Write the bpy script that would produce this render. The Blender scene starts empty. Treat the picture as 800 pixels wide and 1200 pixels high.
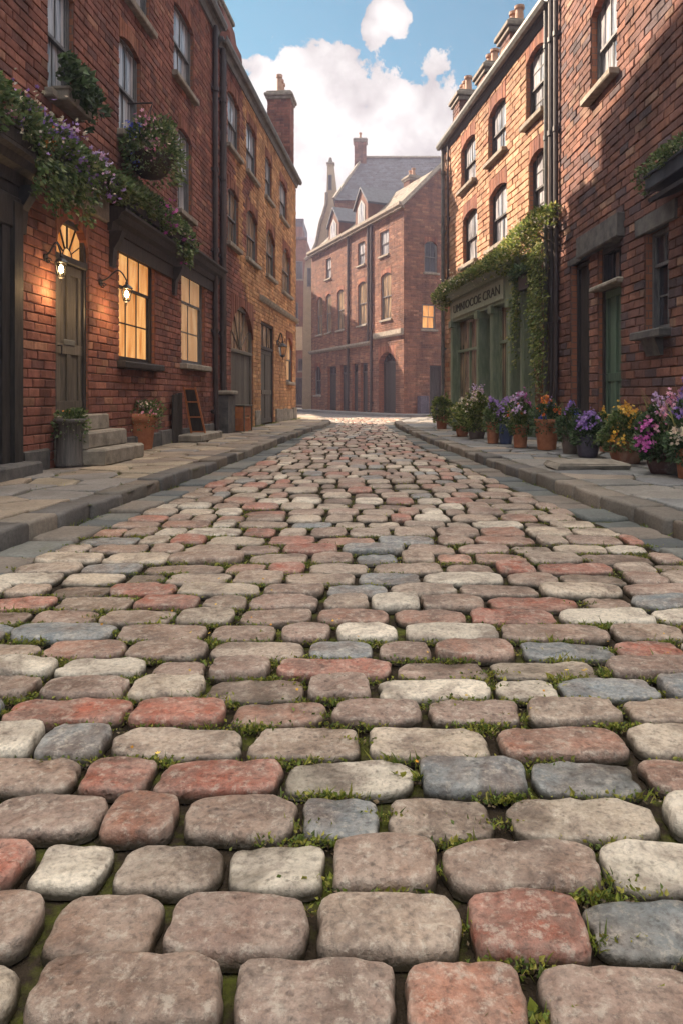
import bpy, bmesh, math, random
import numpy as np
from mathutils import Vector, Matrix, noise as mn

random.seed(11); RNG = np.random.default_rng(5)
SC = bpy.context.scene; COL = SC.collection
F_PX, CX, CY, EYE = 813.0, 425.0, 465.0, 0.95      # survey constants of the place as seen from the camera
PAVE = 0.13                                         # pavement height above the road

# ------------------------------------------------------------------ object helpers
ORG = {}
def tag(o, label=None, cat=None, group=None, kind=None):
    if label: o['label'] = label
    if cat: o['category'] = cat
    if group: o['group'] = group
    if kind: o['kind'] = kind
    return o
def thing(name, loc, label, cat, group=None, kind=None):
    o = bpy.data.objects.new(name, None); COL.objects.link(o); o.location = loc
    o.empty_display_size = .2; ORG[o.name] = Vector(loc)
    return tag(o, label, cat, group, kind)
def link_mesh(name, me, mats, parent=None, loc=None, smooth=False):
    o = bpy.data.objects.new(name, me); COL.objects.link(o)
    for m in (mats if isinstance(mats, (list, tuple)) else [mats]): me.materials.append(m)
    if parent is not None:
        o.parent = parent; ORG[o.name] = ORG[parent.name]
        me.transform(Matrix.Translation(-ORG[parent.name]))
    else:
        loc = Vector(loc) if loc is not None else Vector((0, 0, 0))
        o.location = loc; ORG[o.name] = loc; me.transform(Matrix.Translation(-loc))
    if smooth: me.polygons.foreach_set('use_smooth', [True] * len(me.polygons))
    return o
class MB:
    def __init__(s): s.v = []; s.f = []; s.m = []
    def add(s, vs, fs, mi=0):
        b = len(s.v); s.v += [tuple(p) for p in vs]
        for f in fs: s.f.append(tuple(i + b for i in f)); s.m.append(mi)
        return s
    def box(s, fr, u0, u1, v0, v1, z0, z1, mi=0, j=0.0):
        P = []
        for (u, v, z) in ((u0,v0,z0),(u1,v0,z0),(u1,v1,z0),(u0,v1,z0),(u0,v0,z1),(u1,v0,z1),(u1,v1,z1),(u0,v1,z1)):
            if j: u += random.uniform(-j, j); v += random.uniform(-j, j); z += random.uniform(-j, j)
            P.append(fr.w(u, v, z))
        return s.add(P, [(0,1,2,3),(4,5,6,7),(0,1,5,4),(1,2,6,5),(2,3,7,6),(3,0,4,7)], mi)
    def bbox(s, fr, u0, u1, v0, v1, z0, z1, b=.01, mi=0, j=0.0):
        """box with chamfered edges"""
        P = []; F = []
        for (z, i) in ((z0, b), (z0 + b, 0), (z1 - b, 0), (z1, b)):
            for (u, v) in ((u0+i, v0), (u1-i, v0), (u1, v0+i), (u1, v1-i), (u1-i, v1), (u0+i, v1), (u0, v1-i), (u0, v0+i)):
                uu = min(max(u, u0 + i), u1 - i); vv = min(max(v, v0 + i), v1 - i)
                jj = j
                P.append(fr.w(uu + random.uniform(-jj, jj), vv + random.uniform(-jj, jj), z + random.uniform(-jj, jj)))
        for r in range(3):
            for k in range(8): F.append((r*8+k, r*8+(k+1) % 8, r*8+8+(k+1) % 8, r*8+8+k))
        F += [tuple(range(8)), tuple(range(24, 32))]
        return s.add(P, F, mi)
    def ext(s, fr, pts, v0, v1, mi=0):
        """extrude polygon (u,z) from v0 to v1"""
        n = len(pts)
        P = [fr.w(u, v0, z) for u, z in pts] + [fr.w(u, v1, z) for u, z in pts]
        F = [tuple(range(n)), tuple(range(n, 2*n))] + [(i, (i+1) % n, n + (i+1) % n, n + i) for i in range(n)]
        return s.add(P, F, mi)
    def prof(s, fr, pts, u0, u1, mi=0):
        """extrude profile (v,z) along u"""
        n = len(pts)
        P = [fr.w(u0, v, z) for v, z in pts] + [fr.w(u1, v, z) for v, z in pts]
        F = [tuple(range(n)), tuple(range(n, 2*n))] + [(i, (i+1) % n, n + (i+1) % n, n + i) for i in range(n)]
        return s.add(P, F, mi)
    def tube(s, pts, r, n=8, mi=0, caps=True):
        pts = [Vector(p) for p in pts]; rs = r if isinstance(r, (list, tuple)) else [r] * len(pts)
        P = []; prev = None
        for i, p in enumerate(pts):
            d = (pts[min(i+1, len(pts)-1)] - pts[max(i-1, 0)]).normalized()
            if prev is None:
                a = d.orthogonal().normalized()
            else:
                a = (prev - d * prev.dot(d))
                a = a.normalized() if a.length > 1e-6 else d.orthogonal().normalized()
            prev = a; b = d.cross(a)
            for k in range(n):
                t = 2 * math.pi * k / n; P.append(p + (a * math.cos(t) + b * math.sin(t)) * rs[i])
        F = []
        for i in range(len(pts) - 1):
            for k in range(n): F.append((i*n+k, i*n+(k+1) % n, (i+1)*n+(k+1) % n, (i+1)*n+k))
        if caps: F += [tuple(range(n)), tuple(range((len(pts)-1)*n, len(pts)*n))]
        return s.add(P, F, mi)
    def lathe(s, c, prof, n=24, mi=0, wob=0):
        P = []; F = []
        for (r, z) in prof:
            for k in range(n):
                t = 2*math.pi*k/n; rr = r * (1 + wob * mn.noise(Vector((math.cos(t), math.sin(t), z*2)) * 1.5 + Vector(c)))
                P.append((c[0] + rr*math.cos(t), c[1] + rr*math.sin(t), c[2] + z))
        for i in range(len(prof)-1):
            for k in range(n): F.append((i*n+k, i*n+(k+1) % n, (i+1)*n+(k+1) % n, (i+1)*n+k))
        F += [tuple(range(n)), tuple(range((len(prof)-1)*n, len(prof)*n))]
        return s.add(P, F, mi)
    def build(s, name, mats, parent=None, loc=None, smooth=False, recalc=True):
        me = bpy.data.meshes.new(name); me.from_pydata(s.v, [], s.f)
        me.polygons.foreach_set('material_index', s.m)
        if recalc and len(s.v) < 60000:
            bm = bmesh.new(); bm.from_mesh(me); bmesh.ops.recalc_face_normals(bm, faces=bm.faces); bm.to_mesh(me); bm.free()
        return link_mesh(name, me, mats, parent, loc, smooth)

# ------------------------------------------------------------------ materials
class NT:
    def __init__(s, name):
        s.mat = bpy.data.materials.new(name); s.mat.use_nodes = True; s.t = s.mat.node_tree
        s.b = s.t.nodes['Principled BSDF']; s.out = s.t.nodes['Material Output']
    def n(s, ty, **k):
        o = s.t.nodes.new(ty)
        for a, v in k.items():
            if a.startswith('i_'):
                key = a[2:].replace('_', ' '); o.inputs[int(key) if key.isdigit() else key].default_value = v
            else: setattr(o, a, v)
        return o
    def l(s, a, b): s.t.links.new(a, b)
    def obj(s, scale=(1, 1, 1)):
        g = s.n('ShaderNodeNewGeometry'); m = s.n('ShaderNodeMapping'); m.inputs['Scale'].default_value = scale
        s.l(g.outputs['Position'], m.inputs['Vector']); return m.outputs[0]
    def noise(s, sc, det=4, scale=(1, 1, 1), rough=.6, dist=0):
        o = s.n('ShaderNodeTexNoise'); o.inputs['Scale'].default_value = sc; o.inputs['Detail'].default_value = det
        o.inputs['Roughness'].default_value = rough; o.inputs['Distortion'].default_value = dist
        s.l(s.obj(scale), o.inputs['Vector']); return o.outputs['Fac']
    def ramp(s, fac, stops, interp='LINEAR'):
        o = s.n('ShaderNodeValToRGB'); o.color_ramp.interpolation = interp; e = o.color_ramp.elements
        while len(e) < len(stops): e.new(0.5)
        for i, (p, c) in enumerate(stops):
            e[i].position = p; e[i].color = (c[0], c[1], c[2], 1) if not isinstance(c, (int, float)) else (c, c, c, 1)
        s.l(fac, o.inputs['Fac']); return o.outputs['Color']
    def mix(s, fac, a, b, blend='MIX'):
        o = s.n('ShaderNodeMix', data_type='RGBA', blend_type=blend)
        for sock, val in ((o.inputs[0], fac), (o.inputs[6], a), (o.inputs[7], b)):
            if isinstance(val, bpy.types.NodeSocket): s.l(val, sock)
            elif isinstance(val, (int, float)): sock.default_value = val
            else: sock.default_value = (val[0], val[1], val[2], 1)
        return o.outputs[2]
    def math(s, op, a, b=0.0, c=None):
        o = s.n('ShaderNodeMath', operation=op)
        for i, val in enumerate((a, b, c)):
            if val is None: continue
            if isinstance(val, bpy.types.NodeSocket): s.l(val, o.inputs[i])
            else: o.inputs[i].default_value = val
        return o.outputs[0]
    def rnd(s, mul=1.0):
        g = s.n('ShaderNodeNewGeometry'); r = g.outputs['Random Per Island']
        return r if mul == 1.0 else s.math('FRACT', s.math('MULTIPLY', r, mul))
    def bump(s, h, strength=.5, dist=.02, prev=None):
        o = s.n('ShaderNodeBump'); o.inputs['Strength'].default_value = strength; o.inputs['Distance'].default_value = dist
        s.l(h, o.inputs['Height'])
        if prev is not None: s.l(prev, o.inputs['Normal'])
        return o.outputs[0]
    def done(s, col=None, rough=.8, nrm=None, spec=.3, metal=0.0):
        if col is not None:
            if isinstance(col, bpy.types.NodeSocket): s.l(col, s.b.inputs['Base Color'])
            else: s.b.inputs['Base Color'].default_value = (*col, 1)
        if isinstance(rough, bpy.types.NodeSocket): s.l(rough, s.b.inputs['Roughness'])
        else: s.b.inputs['Roughness'].default_value = rough
        s.b.inputs['Specular IOR Level'].default_value = spec; s.b.inputs['Metallic'].default_value = metal
        if nrm is not None: s.l(nrm, s.b.inputs['Normal'])
        return s.mat

def mul3(c, k): return tuple(x * k for x in c)
def brick_mat(name, cols, grime=.5, pale=.25, bump=.6, seed=1.0, glob=None):
    t = NT(name)
    stops = []; n = len(cols); acc = 0; tot = sum(w for _, w in cols)
    for c, w in cols: stops.append((acc / tot, c)); acc += w
    col = t.ramp(t.rnd(), stops, 'CONSTANT')
    v = t.ramp(t.rnd(7.31), [(0, .72), (1, 1.2)])
    col = t.mix(1.0, col, v, 'MULTIPLY')
    f1 = t.noise(14, 5); col = t.mix(t.ramp(f1, [(.35, 0), (.75, .55)]), col, mul3(cols[0][0], .45))
    f2 = t.noise(1.1, 5, rough=.7); col = t.mix(1.0, col, t.ramp(f2, [(.3, 1 - grime), (.62, 1.08)]), 'MULTIPLY')
    st = t.noise(2.2, 5, (1,1,.16), .7); col = t.mix(1.0, col, t.ramp(st, [(.36,.62),(.52,1.0)]), 'MULTIPLY')
    f3 = t.noise(30, 3); col = t.mix(t.ramp(f3, [(.6, 0), (.78, pale)]), col, (.5, .42, .34))
    if glob is not None: col = glob(t, col)
    h = t.noise(38, 6, rough=.7); h2 = t.noise(9, 3)
    nr = t.bump(h, bump, .012); nr = t.bump(h2, .5, .02, nr)
    return t.done(col, .88, nr, .25)
def mortar_mat(name, col, mo=(.6)):
    t = NT(name); f = t.noise(25, 5); f2 = t.noise(1.3, 4)
    c = t.mix(f, mul3(col, .55), mul3(col, 1.2)); c = t.mix(1.0, c, t.ramp(f2, [(.3, .6), (.7, 1.1)]), 'MULTIPLY')
    return t.done(c, .95, t.bump(f, .8, .01), .2)
def simple_mat(name, a, b, sc=8, scale=(1, 1, 1), rough=.7, bump=.3, bd=.01, spec=.3, metal=0.0, isl=0.0, lo=.3, hi=.7):
    t = NT(name); f = t.noise(sc, 6, scale, .65); c = t.ramp(f, [(lo, a), (hi, b)])
    if isl: c = t.mix(1.0, c, t.ramp(t.rnd(), [(0, 1 - isl), (1, 1 + isl)]), 'MULTIPLY')
    return t.done(c, rough, t.bump(t.noise(sc * 3, 5, scale, .7), bump, bd), spec, metal)

M = {}
M['brick_l1'] = brick_mat('red_brick', [((.31,.125,.09),5),((.27,.108,.08),4),((.34,.145,.10),3),((.20,.095,.08),1.5),((.37,.19,.125),1)], .42, .18)
M['brick_l2'] = brick_mat('warm_glow_brick', [((.60,.32,.155),4),((.52,.27,.13),3),((.66,.38,.19),3),((.42,.21,.11),1)], .28)  # warm sun glow is painted into this brick colour
M['brick_r1'] = brick_mat('plum_red_brick', [((.25,.118,.09),5),((.19,.10,.085),3),((.30,.14,.095),3),((.115,.085,.092),1.8),((.36,.22,.155),1)], .45, .35)
M['brick_r2'] = brick_mat('sandstone_block', [((.50,.285,.17),4),((.57,.35,.22),3),((.43,.23,.135),3),((.46,.20,.11),1)], .28, .3, .9)
M['brick_f'] = brick_mat('salmon_brick', [((.28,.13,.082),5),((.215,.105,.075),3),((.34,.18,.115),2)], .45)
M['arch'] = brick_mat('arch_brick', [((.33,.13,.075),4),((.27,.10,.07),3),((.38,.17,.105),2)], .4)
M['mortar'] = mortar_mat('mortar', (.19,.135,.105))
M['mortar_pale'] = mortar_mat('pale_mortar', (.36,.26,.18))
def reveal_mat():
    t = NT('reveal_brick'); b = t.n('ShaderNodeTexBrick'); g = t.n('ShaderNodeNewGeometry'); s = t.n('ShaderNodeSeparateXYZ'); c = t.n('ShaderNodeCombineXYZ')
    t.l(g.outputs['Position'], s.inputs[0]); t.l(t.math('ADD', s.outputs[0], s.outputs[1]), c.inputs[0]); t.l(s.outputs[2], c.inputs[1]); t.l(c.outputs[0], b.inputs['Vector'])
    b.inputs['Scale'].default_value = 1; b.inputs['Brick Width'].default_value = .22; b.inputs['Row Height'].default_value = .1; b.inputs['Mortar Size'].default_value = .008
    b.inputs['Color1'].default_value = (.34,.14,.075,1); b.inputs['Color2'].default_value = (.24,.10,.065,1); b.inputs['Mortar'].default_value = (.16,.11,.09,1)
    return t.done(b.outputs['Color'], .9, t.bump(b.outputs['Fac'], -.6, .01))
M['reveal'] = reveal_mat()
M['stone'] = simple_mat('weathered_stone', (.16,.14,.115), (.36,.32,.26), 7, isl=.15, rough=.9, bump=.6)
M['stone_dark'] = simple_mat('dark_stone', (.055,.055,.055), (.16,.15,.14), 6, isl=.15, rough=.85, bump=.6)
M['wood_dark'] = simple_mat('dark_timber', (.018,.017,.016), (.06,.052,.045), 9, (3,3,.35), .6, .4, isl=.2)
M['wood_grey'] = simple_mat('grey_timber', (.07,.062,.05), (.17,.15,.12), 9, (4,4,.3), .65, .4, isl=.25)
M['wood_green'] = simple_mat('faded_green_paint', (.045,.085,.06), (.12,.18,.125), 9, (4,4,.3), .6, .35, isl=.25)
M['shop_green'] = simple_mat('sage_green_paint', (.14,.18,.115), (.27,.31,.21), 7, (3,3,.5), .55, .3, isl=.12)
M['shop_board'] = simple_mat('pale_sage_board', (.24,.27,.19), (.36,.38,.28), 6, (2,2,2), .6, .3)
M['letter'] = simple_mat('dark_sign_letters', (.03,.035,.025), (.07,.07,.05), 20)
M['frame_white'] = simple_mat('aged_white_paint', (.20,.20,.19), (.42,.42,.40), 12, (3,3,.5), .5, .3)
M['frame_grey'] = simple_mat('grey_window_paint', (.07,.075,.08), (.19,.19,.19), 12, (3,3,.5), .5, .3)
M['frame_dark'] = simple_mat('dark_window_paint', (.02,.02,.022), (.065,.06,.055), 12, (3,3,.5), .5, .3)
M['orange_wood'] = simple_mat('orange_stained_wood', (.26,.085,.03), (.42,.16,.06), 9, (3,3,.6), .55, .3, isl=.2)
M['iron'] = simple_mat('black_iron', (.012,.012,.013), (.04,.035,.032), 14, rough=.45, bump=.3, spec=.5)
M['pipe'] = simple_mat('painted_downpipe', (.025,.02,.02), (.075,.055,.05), 9, (3,3,.4), .5, .3, spec=.4)
M['gutter'] = simple_mat('weathered_gutter', (.07,.075,.07), (.20,.20,.18), 5, (1,1,1), .5, .3)
M['slate'] = simple_mat('blue_slate', (.03,.036,.048), (.07,.08,.10), 5, isl=.35, rough=.55, bump=.4)
M['slate_brown'] = simple_mat('brown_stone_tile', (.11,.09,.07), (.21,.175,.13), 5, isl=.3, rough=.8, bump=.5)
M['terracotta'] = simple_mat('terracotta', (.30,.11,.055), (.50,.22,.12), 8, rough=.8, bump=.35)
M['terracotta_worn'] = simple_mat('worn_terracotta', (.26,.10,.055), (.58,.40,.30), 6, (1,1,.6), .85, .4, lo=.4, hi=.78)
M['pot_blue'] = simple_mat('blue_glazed_pot', (.03,.05,.13), (.07,.10,.21), 6, rough=.35, bump=.1, spec=.5)
M['pot_purple'] = simple_mat('slate_purple_pot', (.05,.045,.07), (.13,.12,.16), 6, rough=.5, bump=.2)
M['pot_brown'] = simple_mat('mottled_brown_pot', (.09,.055,.045), (.24,.20,.17), 5, rough=.7, bump=.4)
M['pot_white'] = simple_mat('lichened_pot', (.10,.055,.05), (.42,.38,.34), 3, rough=.8, bump=.4, lo=.45, hi=.62)
M['barrel'] = simple_mat('grey_barrel_wood', (.05,.045,.045), (.19,.17,.15), 9, (6,6,.3), .55, .5, isl=.25)
M['soil'] = simple_mat('dark_soil', (.02,.015,.01), (.06,.045,.03), 30, rough=1, bump=1)
M['chimney_pot'] = simple_mat('clay_chimney_pot', (.33,.17,.10), (.50,.32,.22), 6, isl=.2)
M['interior'] = simple_mat('dark_interior', (.01,.009,.009), (.02,.018,.017), 3)
M['basket'] = simple_mat('dark_basket', (.03,.022,.015), (.08,.055,.035), 30, rough=.9, bump=.8)
M['poster'] = simple_mat('tan_signboard', (.38,.30,.21), (.50,.41,.29), 3)

def pane_mat(name, dark, pale, lo=.42, hi=.62, rough=.12):
    t = NT(name); f = t.noise(3.5, 4, (3.2, 3.2, .3), .6, .3); c = t.ramp(f, [(lo, dark), (hi, pale)])
    return t.done(c, rough, t.bump(t.noise(2.0, 2), .12, .02), .55)
M['pane'] = pane_mat('curtained_glass', (.07,.08,.10), (.50,.50,.52), .36, .58)
M['pane_dark'] = pane_mat('dark_glass', (.012,.013,.018), (.06,.065,.08), .4, .7)
M['pane_wood'] = pane_mat('glass_over_shutters', (.10,.075,.05), (.40,.29,.19), rough=.2)
def lit_mat(name, strength, a=(1.0,.30,.05), b=(1.0,.56,.20)):
    t = NT(name); f = t.noise(2.2, 4, (3, 3, .5), .6, .4); c = t.ramp(f, [(.32, mul3(a, .45)), (.66, b)])
    t.l(c, t.b.inputs['Emission Color']); t.b.inputs['Emission Strength'].default_value = strength
    return t.done(mul3(a, .4), .2)
M['lit'] = lit_mat('lamplit_pane', .27)
M['lit_dim'] = lit_mat('dim_lamplit_pane', .13, (.9,.42,.16), (1,.66,.36))
def glow(name, col, s):
    t = NT(name); t.b.inputs['Emission Color'].default_value = (*col, 1); t.b.inputs['Emission Strength'].default_value = s
    return t.done(col, .4)
M['bulb'] = glow('lamp_bulb', (1, .72, .36), 14)
def clear_glass():
    t = NT('lantern_glass'); t.b.inputs['Transmission Weight'].default_value = 1; t.b.inputs['IOR'].default_value = 1.1
    return t.done((1, .93, .8), .15)
M['glass'] = clear_glass()
def leaf_mat(name, cols, trans=.3):
    t = NT(name); n = len(cols); c = t.ramp(t.rnd(), [(i / n, k) for i, k in enumerate(cols)], 'CONSTANT')
    c = t.mix(1.0, c, t.ramp(t.rnd(5.7), [(0, .65), (1, 1.35)]), 'MULTIPLY')
    t.done(c, .5, None, .35)
    tr = t.n('ShaderNodeBsdfTranslucent'); t.l(c, tr.inputs['Color']); ms = t.n('ShaderNodeMixShader'); ms.inputs[0].default_value = trans
    t.l(t.b.outputs[0], ms.inputs[1]); t.l(tr.outputs[0], ms.inputs[2]); t.l(ms.outputs[0], t.out.inputs['Surface'])
    return t.mat
M['leaf'] = leaf_mat('mid_green_leaf', [(.10,.16,.05),(.14,.20,.07),(.07,.12,.045),(.20,.25,.09),(.25,.27,.12),(.12,.17,.075)])
M['leaf_dark'] = leaf_mat('dark_green_leaf', [(.06,.105,.045),(.08,.135,.055),(.11,.17,.075),(.045,.08,.035),(.14,.19,.10)])
M['leaf_yellow'] = leaf_mat('yellow_green_leaf', [(.22,.27,.07),(.30,.33,.10),(.14,.20,.055),(.38,.36,.13),(.10,.14,.04)], .4)
M['blade'] = leaf_mat('grass_blade', [(.22,.25,.04),(.15,.20,.035),(.29,.29,.05),(.10,.14,.03),(.33,.30,.06)], .35)
def petals(name, *cols): return leaf_mat(name, list(cols), .25)
P_ = {'yellow': petals('yellow_petal', (.75,.45,.06),(.80,.55,.12),(.70,.34,.04)),
      'orange': petals('orange_petal', (.75,.16,.03),(.80,.27,.05),(.6,.10,.03)),
      'purple': petals('purple_petal', (.30,.16,.46),(.38,.23,.54),(.26,.16,.44),(.45,.30,.58)),
      'magenta': petals('magenta_petal', (.52,.10,.36),(.60,.18,.45),(.44,.08,.32)),
      'pink': petals('pink_petal', (.72,.30,.42),(.78,.42,.52),(.68,.24,.38)),
      'lilac': petals('lilac_petal', (.55,.38,.62),(.62,.48,.70),(.66,.42,.60)),
      'blue': petals('blue_petal', (.10,.13,.60),(.16,.20,.65)),
      'cream': petals('cream_petal', (.75,.68,.50),(.70,.55,.42),(.78,.72,.60))}

# ------------------------------------------------------------------ frames (local axes: u along, n outward, z up the surface)
class Fac:
    def __init__(s, p0, p1, side, base=0.0, slope=None):
        s.p = Vector((p0[0], p0[1], base)); d = Vector((p1[0]-p0[0], p1[1]-p0[1], 0)); s.L = d.length; s.u = d.normalized()
        s.n = Vector((s.u.y, -s.u.x, 0)) * side; s.z = Vector((0, 0, 1)); s.open = []
        if slope is not None:
            z = (s.z * math.sin(slope) - s.n * math.cos(slope)); n = (s.z * math.cos(slope) + s.n * math.sin(slope)); s.z, s.n = z, n
    def w(s, u, v, z): return s.p + s.u * u + s.n * v + s.z * z
    def U(s, px):
        k = (px - CX) / F_PX; return (k * s.p.y - s.p.x) / (s.u.x - k * s.u.y)
    def Uo(s, px, v):
        k = (px - CX) / F_PX; q = s.p + s.n*v; return (k * q.y - q.x) / (s.u.x - k * s.u.y)
    def Z(s, px, py): return EYE + (CY - py) * (s.p.y + s.U(px) * s.u.y) / F_PX
class World:
    def w(s, u, v, z): return Vector((u, v, z))
W0 = World()
class Rot(World):
    def __init__(s, c, a, tilt=None):
        s.c = Vector(c); s.R = Matrix.Rotation(a, 3, 'Z')
        if tilt is not None: s.R = s.R @ tilt
    def w(s, u, v, z): return s.c + s.R @ Vector((u, v, z))

def bricks(fr, u0, u1, z0, z1, ch, bl, openings=(), shape=None, gap=.012, prot=.012, tilt=.004, thick=.022, inset=.008, stagger=.5, lapz=0.0, jit=.3):
    """individually laid bricks/blocks/slates over a rectangle, leaving the openings free; returns numpy verts, quad faces"""
    V = []; Fq = []; row = 0; z = z0
    while z < z1 - ch * .45:
        zt = min(z + ch, z1); zm = (z + zt) / 2
        a, b = (u0, u1) if shape is None else shape(zm)
        iv = [(a, b)]
        for o in openings:
            if o[2] < zm < o[3]:
                nx = []
                for (p, q) in iv:
                    if o[1] <= p or o[0] >= q: nx.append((p, q)); continue
                    if o[0] > p: nx.append((p, o[0]))
                    if o[1] < q: nx.append((o[1], q))
                iv = nx
        off = (row % 2) * stagger * bl
        for (p, q) in iv:
            if q - p < .02: continue
            cuts = [p]; k = math.floor((p - off) / bl) + 1
            while True:
                c = off + k * bl + random.uniform(-jit, jit) * bl * .5
                k += 1
                if c >= q - .06: break
                if c > cuts[-1] + bl * .3: cuts.append(c)
            cuts.append(q)
            for i in range(len(cuts) - 1): V.append((cuts[i] + gap/2, cuts[i+1] - gap/2, z + gap/2, zt - gap/2 + lapz))
        z = zt; row += 1
    A = np.array(V); n = len(A); r = RNG
    pr = r.random(n) * prot; g = inset * (.6 + .9 * r.random(n))
    out = np.zeros((n, 8, 3)); cu = [(0, 2), (1, 2), (1, 3), (0, 3)]
    for i, (ua, za) in enumerate(cu):
        su = 1 if ua == 0 else -1; sz = 1 if za == 2 else -1
        ju = (r.random(n) - .5) * gap * .5; jz = (r.random(n) - .5) * gap * .5
        out[:, i, 0] = A[:, ua] + ju; out[:, i, 2] = A[:, za] + jz; out[:, i, 1] = -thick
        out[:, i+4, 0] = A[:, ua] + ju + su * g * (.5 + r.random(n)); out[:, i+4, 2] = A[:, za] + jz + sz * g * (.5 + r.random(n)); out[:, i+4, 1] = pr + (r.random(n) - .5) * tilt * 2
    # shoulder ring so edges read as worn rather than knife-cut
    mid = out[:, :4].copy(); mid[:, :, 1] = (pr - inset * .8)[:, None]
    allv = np.concatenate([out[:, :4], mid, out[:, 4:]], 1)
    P = np.array(fr.p); Ux = np.array(fr.u); Nn = np.array(fr.n); Zz = np.array(fr.z)
    Wv = P + allv[..., 0:1] * Ux + allv[..., 1:2] * Nn + allv[..., 2:3] * Zz
    base = np.arange(n)[:, None] * 12; faces = []
    for q in [(0,1,5,4),(1,2,6,5),(2,3,7,6),(3,0,4,7),(4,5,9,8),(5,6,10,9),(6,7,11,10),(7,4,8,11),(8,9,10,11)]:
        faces.append(base + np.array(q)[None])
    Fa = np.concatenate(faces, 0)
    return Wv.reshape(-1, 3), Fa

def wall_part(name, parent, fr, u0, u1, z0, z1, bm, mm, ch=.105, bl=.30, shape=None, back=-.014, depth=.32, gap=.012, prot=.012, extra=None, bset=None, jit=.3):
    """one wall: laid bricks + mortar backing with reveals; materials [brick, mortar, reveal, arch] in one mesh"""
    mb = MB(); ops = [o for o in fr.open]
    us = sorted({u0, u1, *[o['u0'] for o in ops], *[o['u1'] for o in ops]}); zs = sorted({z0, z1, *[o['z0'] for o in ops], *[o['z1'] for o in ops]})
    us = [u for u in us if u0 <= u <= u1]; zs = [z for z in zs if z0 <= z <= z1]
    if shape is None:
        for i in range(len(us)-1):
            for k in range(len(zs)-1):
                um = (us[i]+us[i+1])/2; zm = (zs[k]+zs[k+1])/2
                if any(o['u0'] < um < o['u1'] and o['z0'] < zm < o['z1'] for o in ops): continue
                mb.add([fr.w(us[i],back,zs[k]), fr.w(us[i+1],back,zs[k]), fr.w(us[i+1],back,zs[k+1]), fr.w(us[i],back,zs[k+1])], [(0,1,2,3)], 1)
    for o in ops:
        a, b, c, d = o['u0'], o['u1'], o['z0'], o['z1']
        for q in (((a,c),(a,d)), ((b,c),(b,d)), ((a,c),(b,c)), ((a,d),(b,d))):
            (x0, y0), (x1, y1) = q
            mb.add([fr.w(x0,back,y0), fr.w(x1,back,y1), fr.w(x1,-depth,y1), fr.w(x0,-depth,y0)], [(0,1,2,3)], 2)
        if o.get('rise') is not None:                      # arch of voussoirs
            w = b - a; r = max(o['rise'], .03); R = (w*w/4 + r*r) / (2*r); uc = (a+b)/2; zc = d - o['band'] - R
            f = lambda u: zc + math.sqrt(max(R*R - (u-uc)**2, 0))
            nv = max(5, int(w / .085)) | 1; n = nv; th0 = math.asin(min(1, w/2/R))
            ex = [uc + R*math.sin(-th0 + 2*th0*i/n) for i in range(n+1)]
            for i in range(n):
                e0 = ex[i] + (.004 if i else 0); e1 = ex[i+1] - (.004 if i < n-1 else 0)
                k0 = e0; k1 = e1; pv = random.uniform(.004, .016)
                mb.ext(fr, [(e0, f(e0)), (e1, f(e1)), (k1, d - .004), (k0, d - .004)], -depth + .01, pv, 3)
    if extra: extra(mb)
    v, fa = bricks(fr, u0, u1, z0, z1, ch, bl, [(o['u0'], o['u1'], o['z0'], o['z1']) for o in ops], shape, gap, prot, jit=jit)
    nb = len(mb.v)
    allv = np.concatenate([np.array([tuple(p) for p in mb.v]).reshape(-1, 3), v]) if nb else v
    me = bpy.data.meshes.new(name); faces = mb.f + [tuple(x) for x in (fa + nb).tolist()]
    me.from_pydata(allv.tolist(), [], faces)
    mi = mb.m + [0] * len(fa)
    if bset is not None:
        c = v[fa[:, 0]]
        k = bset(c); mi = mb.m + [int(x) for x in k]
    me.polygons.foreach_set('material_index', mi)
    return link_mesh(name, me, [bm, mm, M['reveal'], M['arch']] + ([M['brick_l1']] if bset is not None else []), parent)

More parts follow.
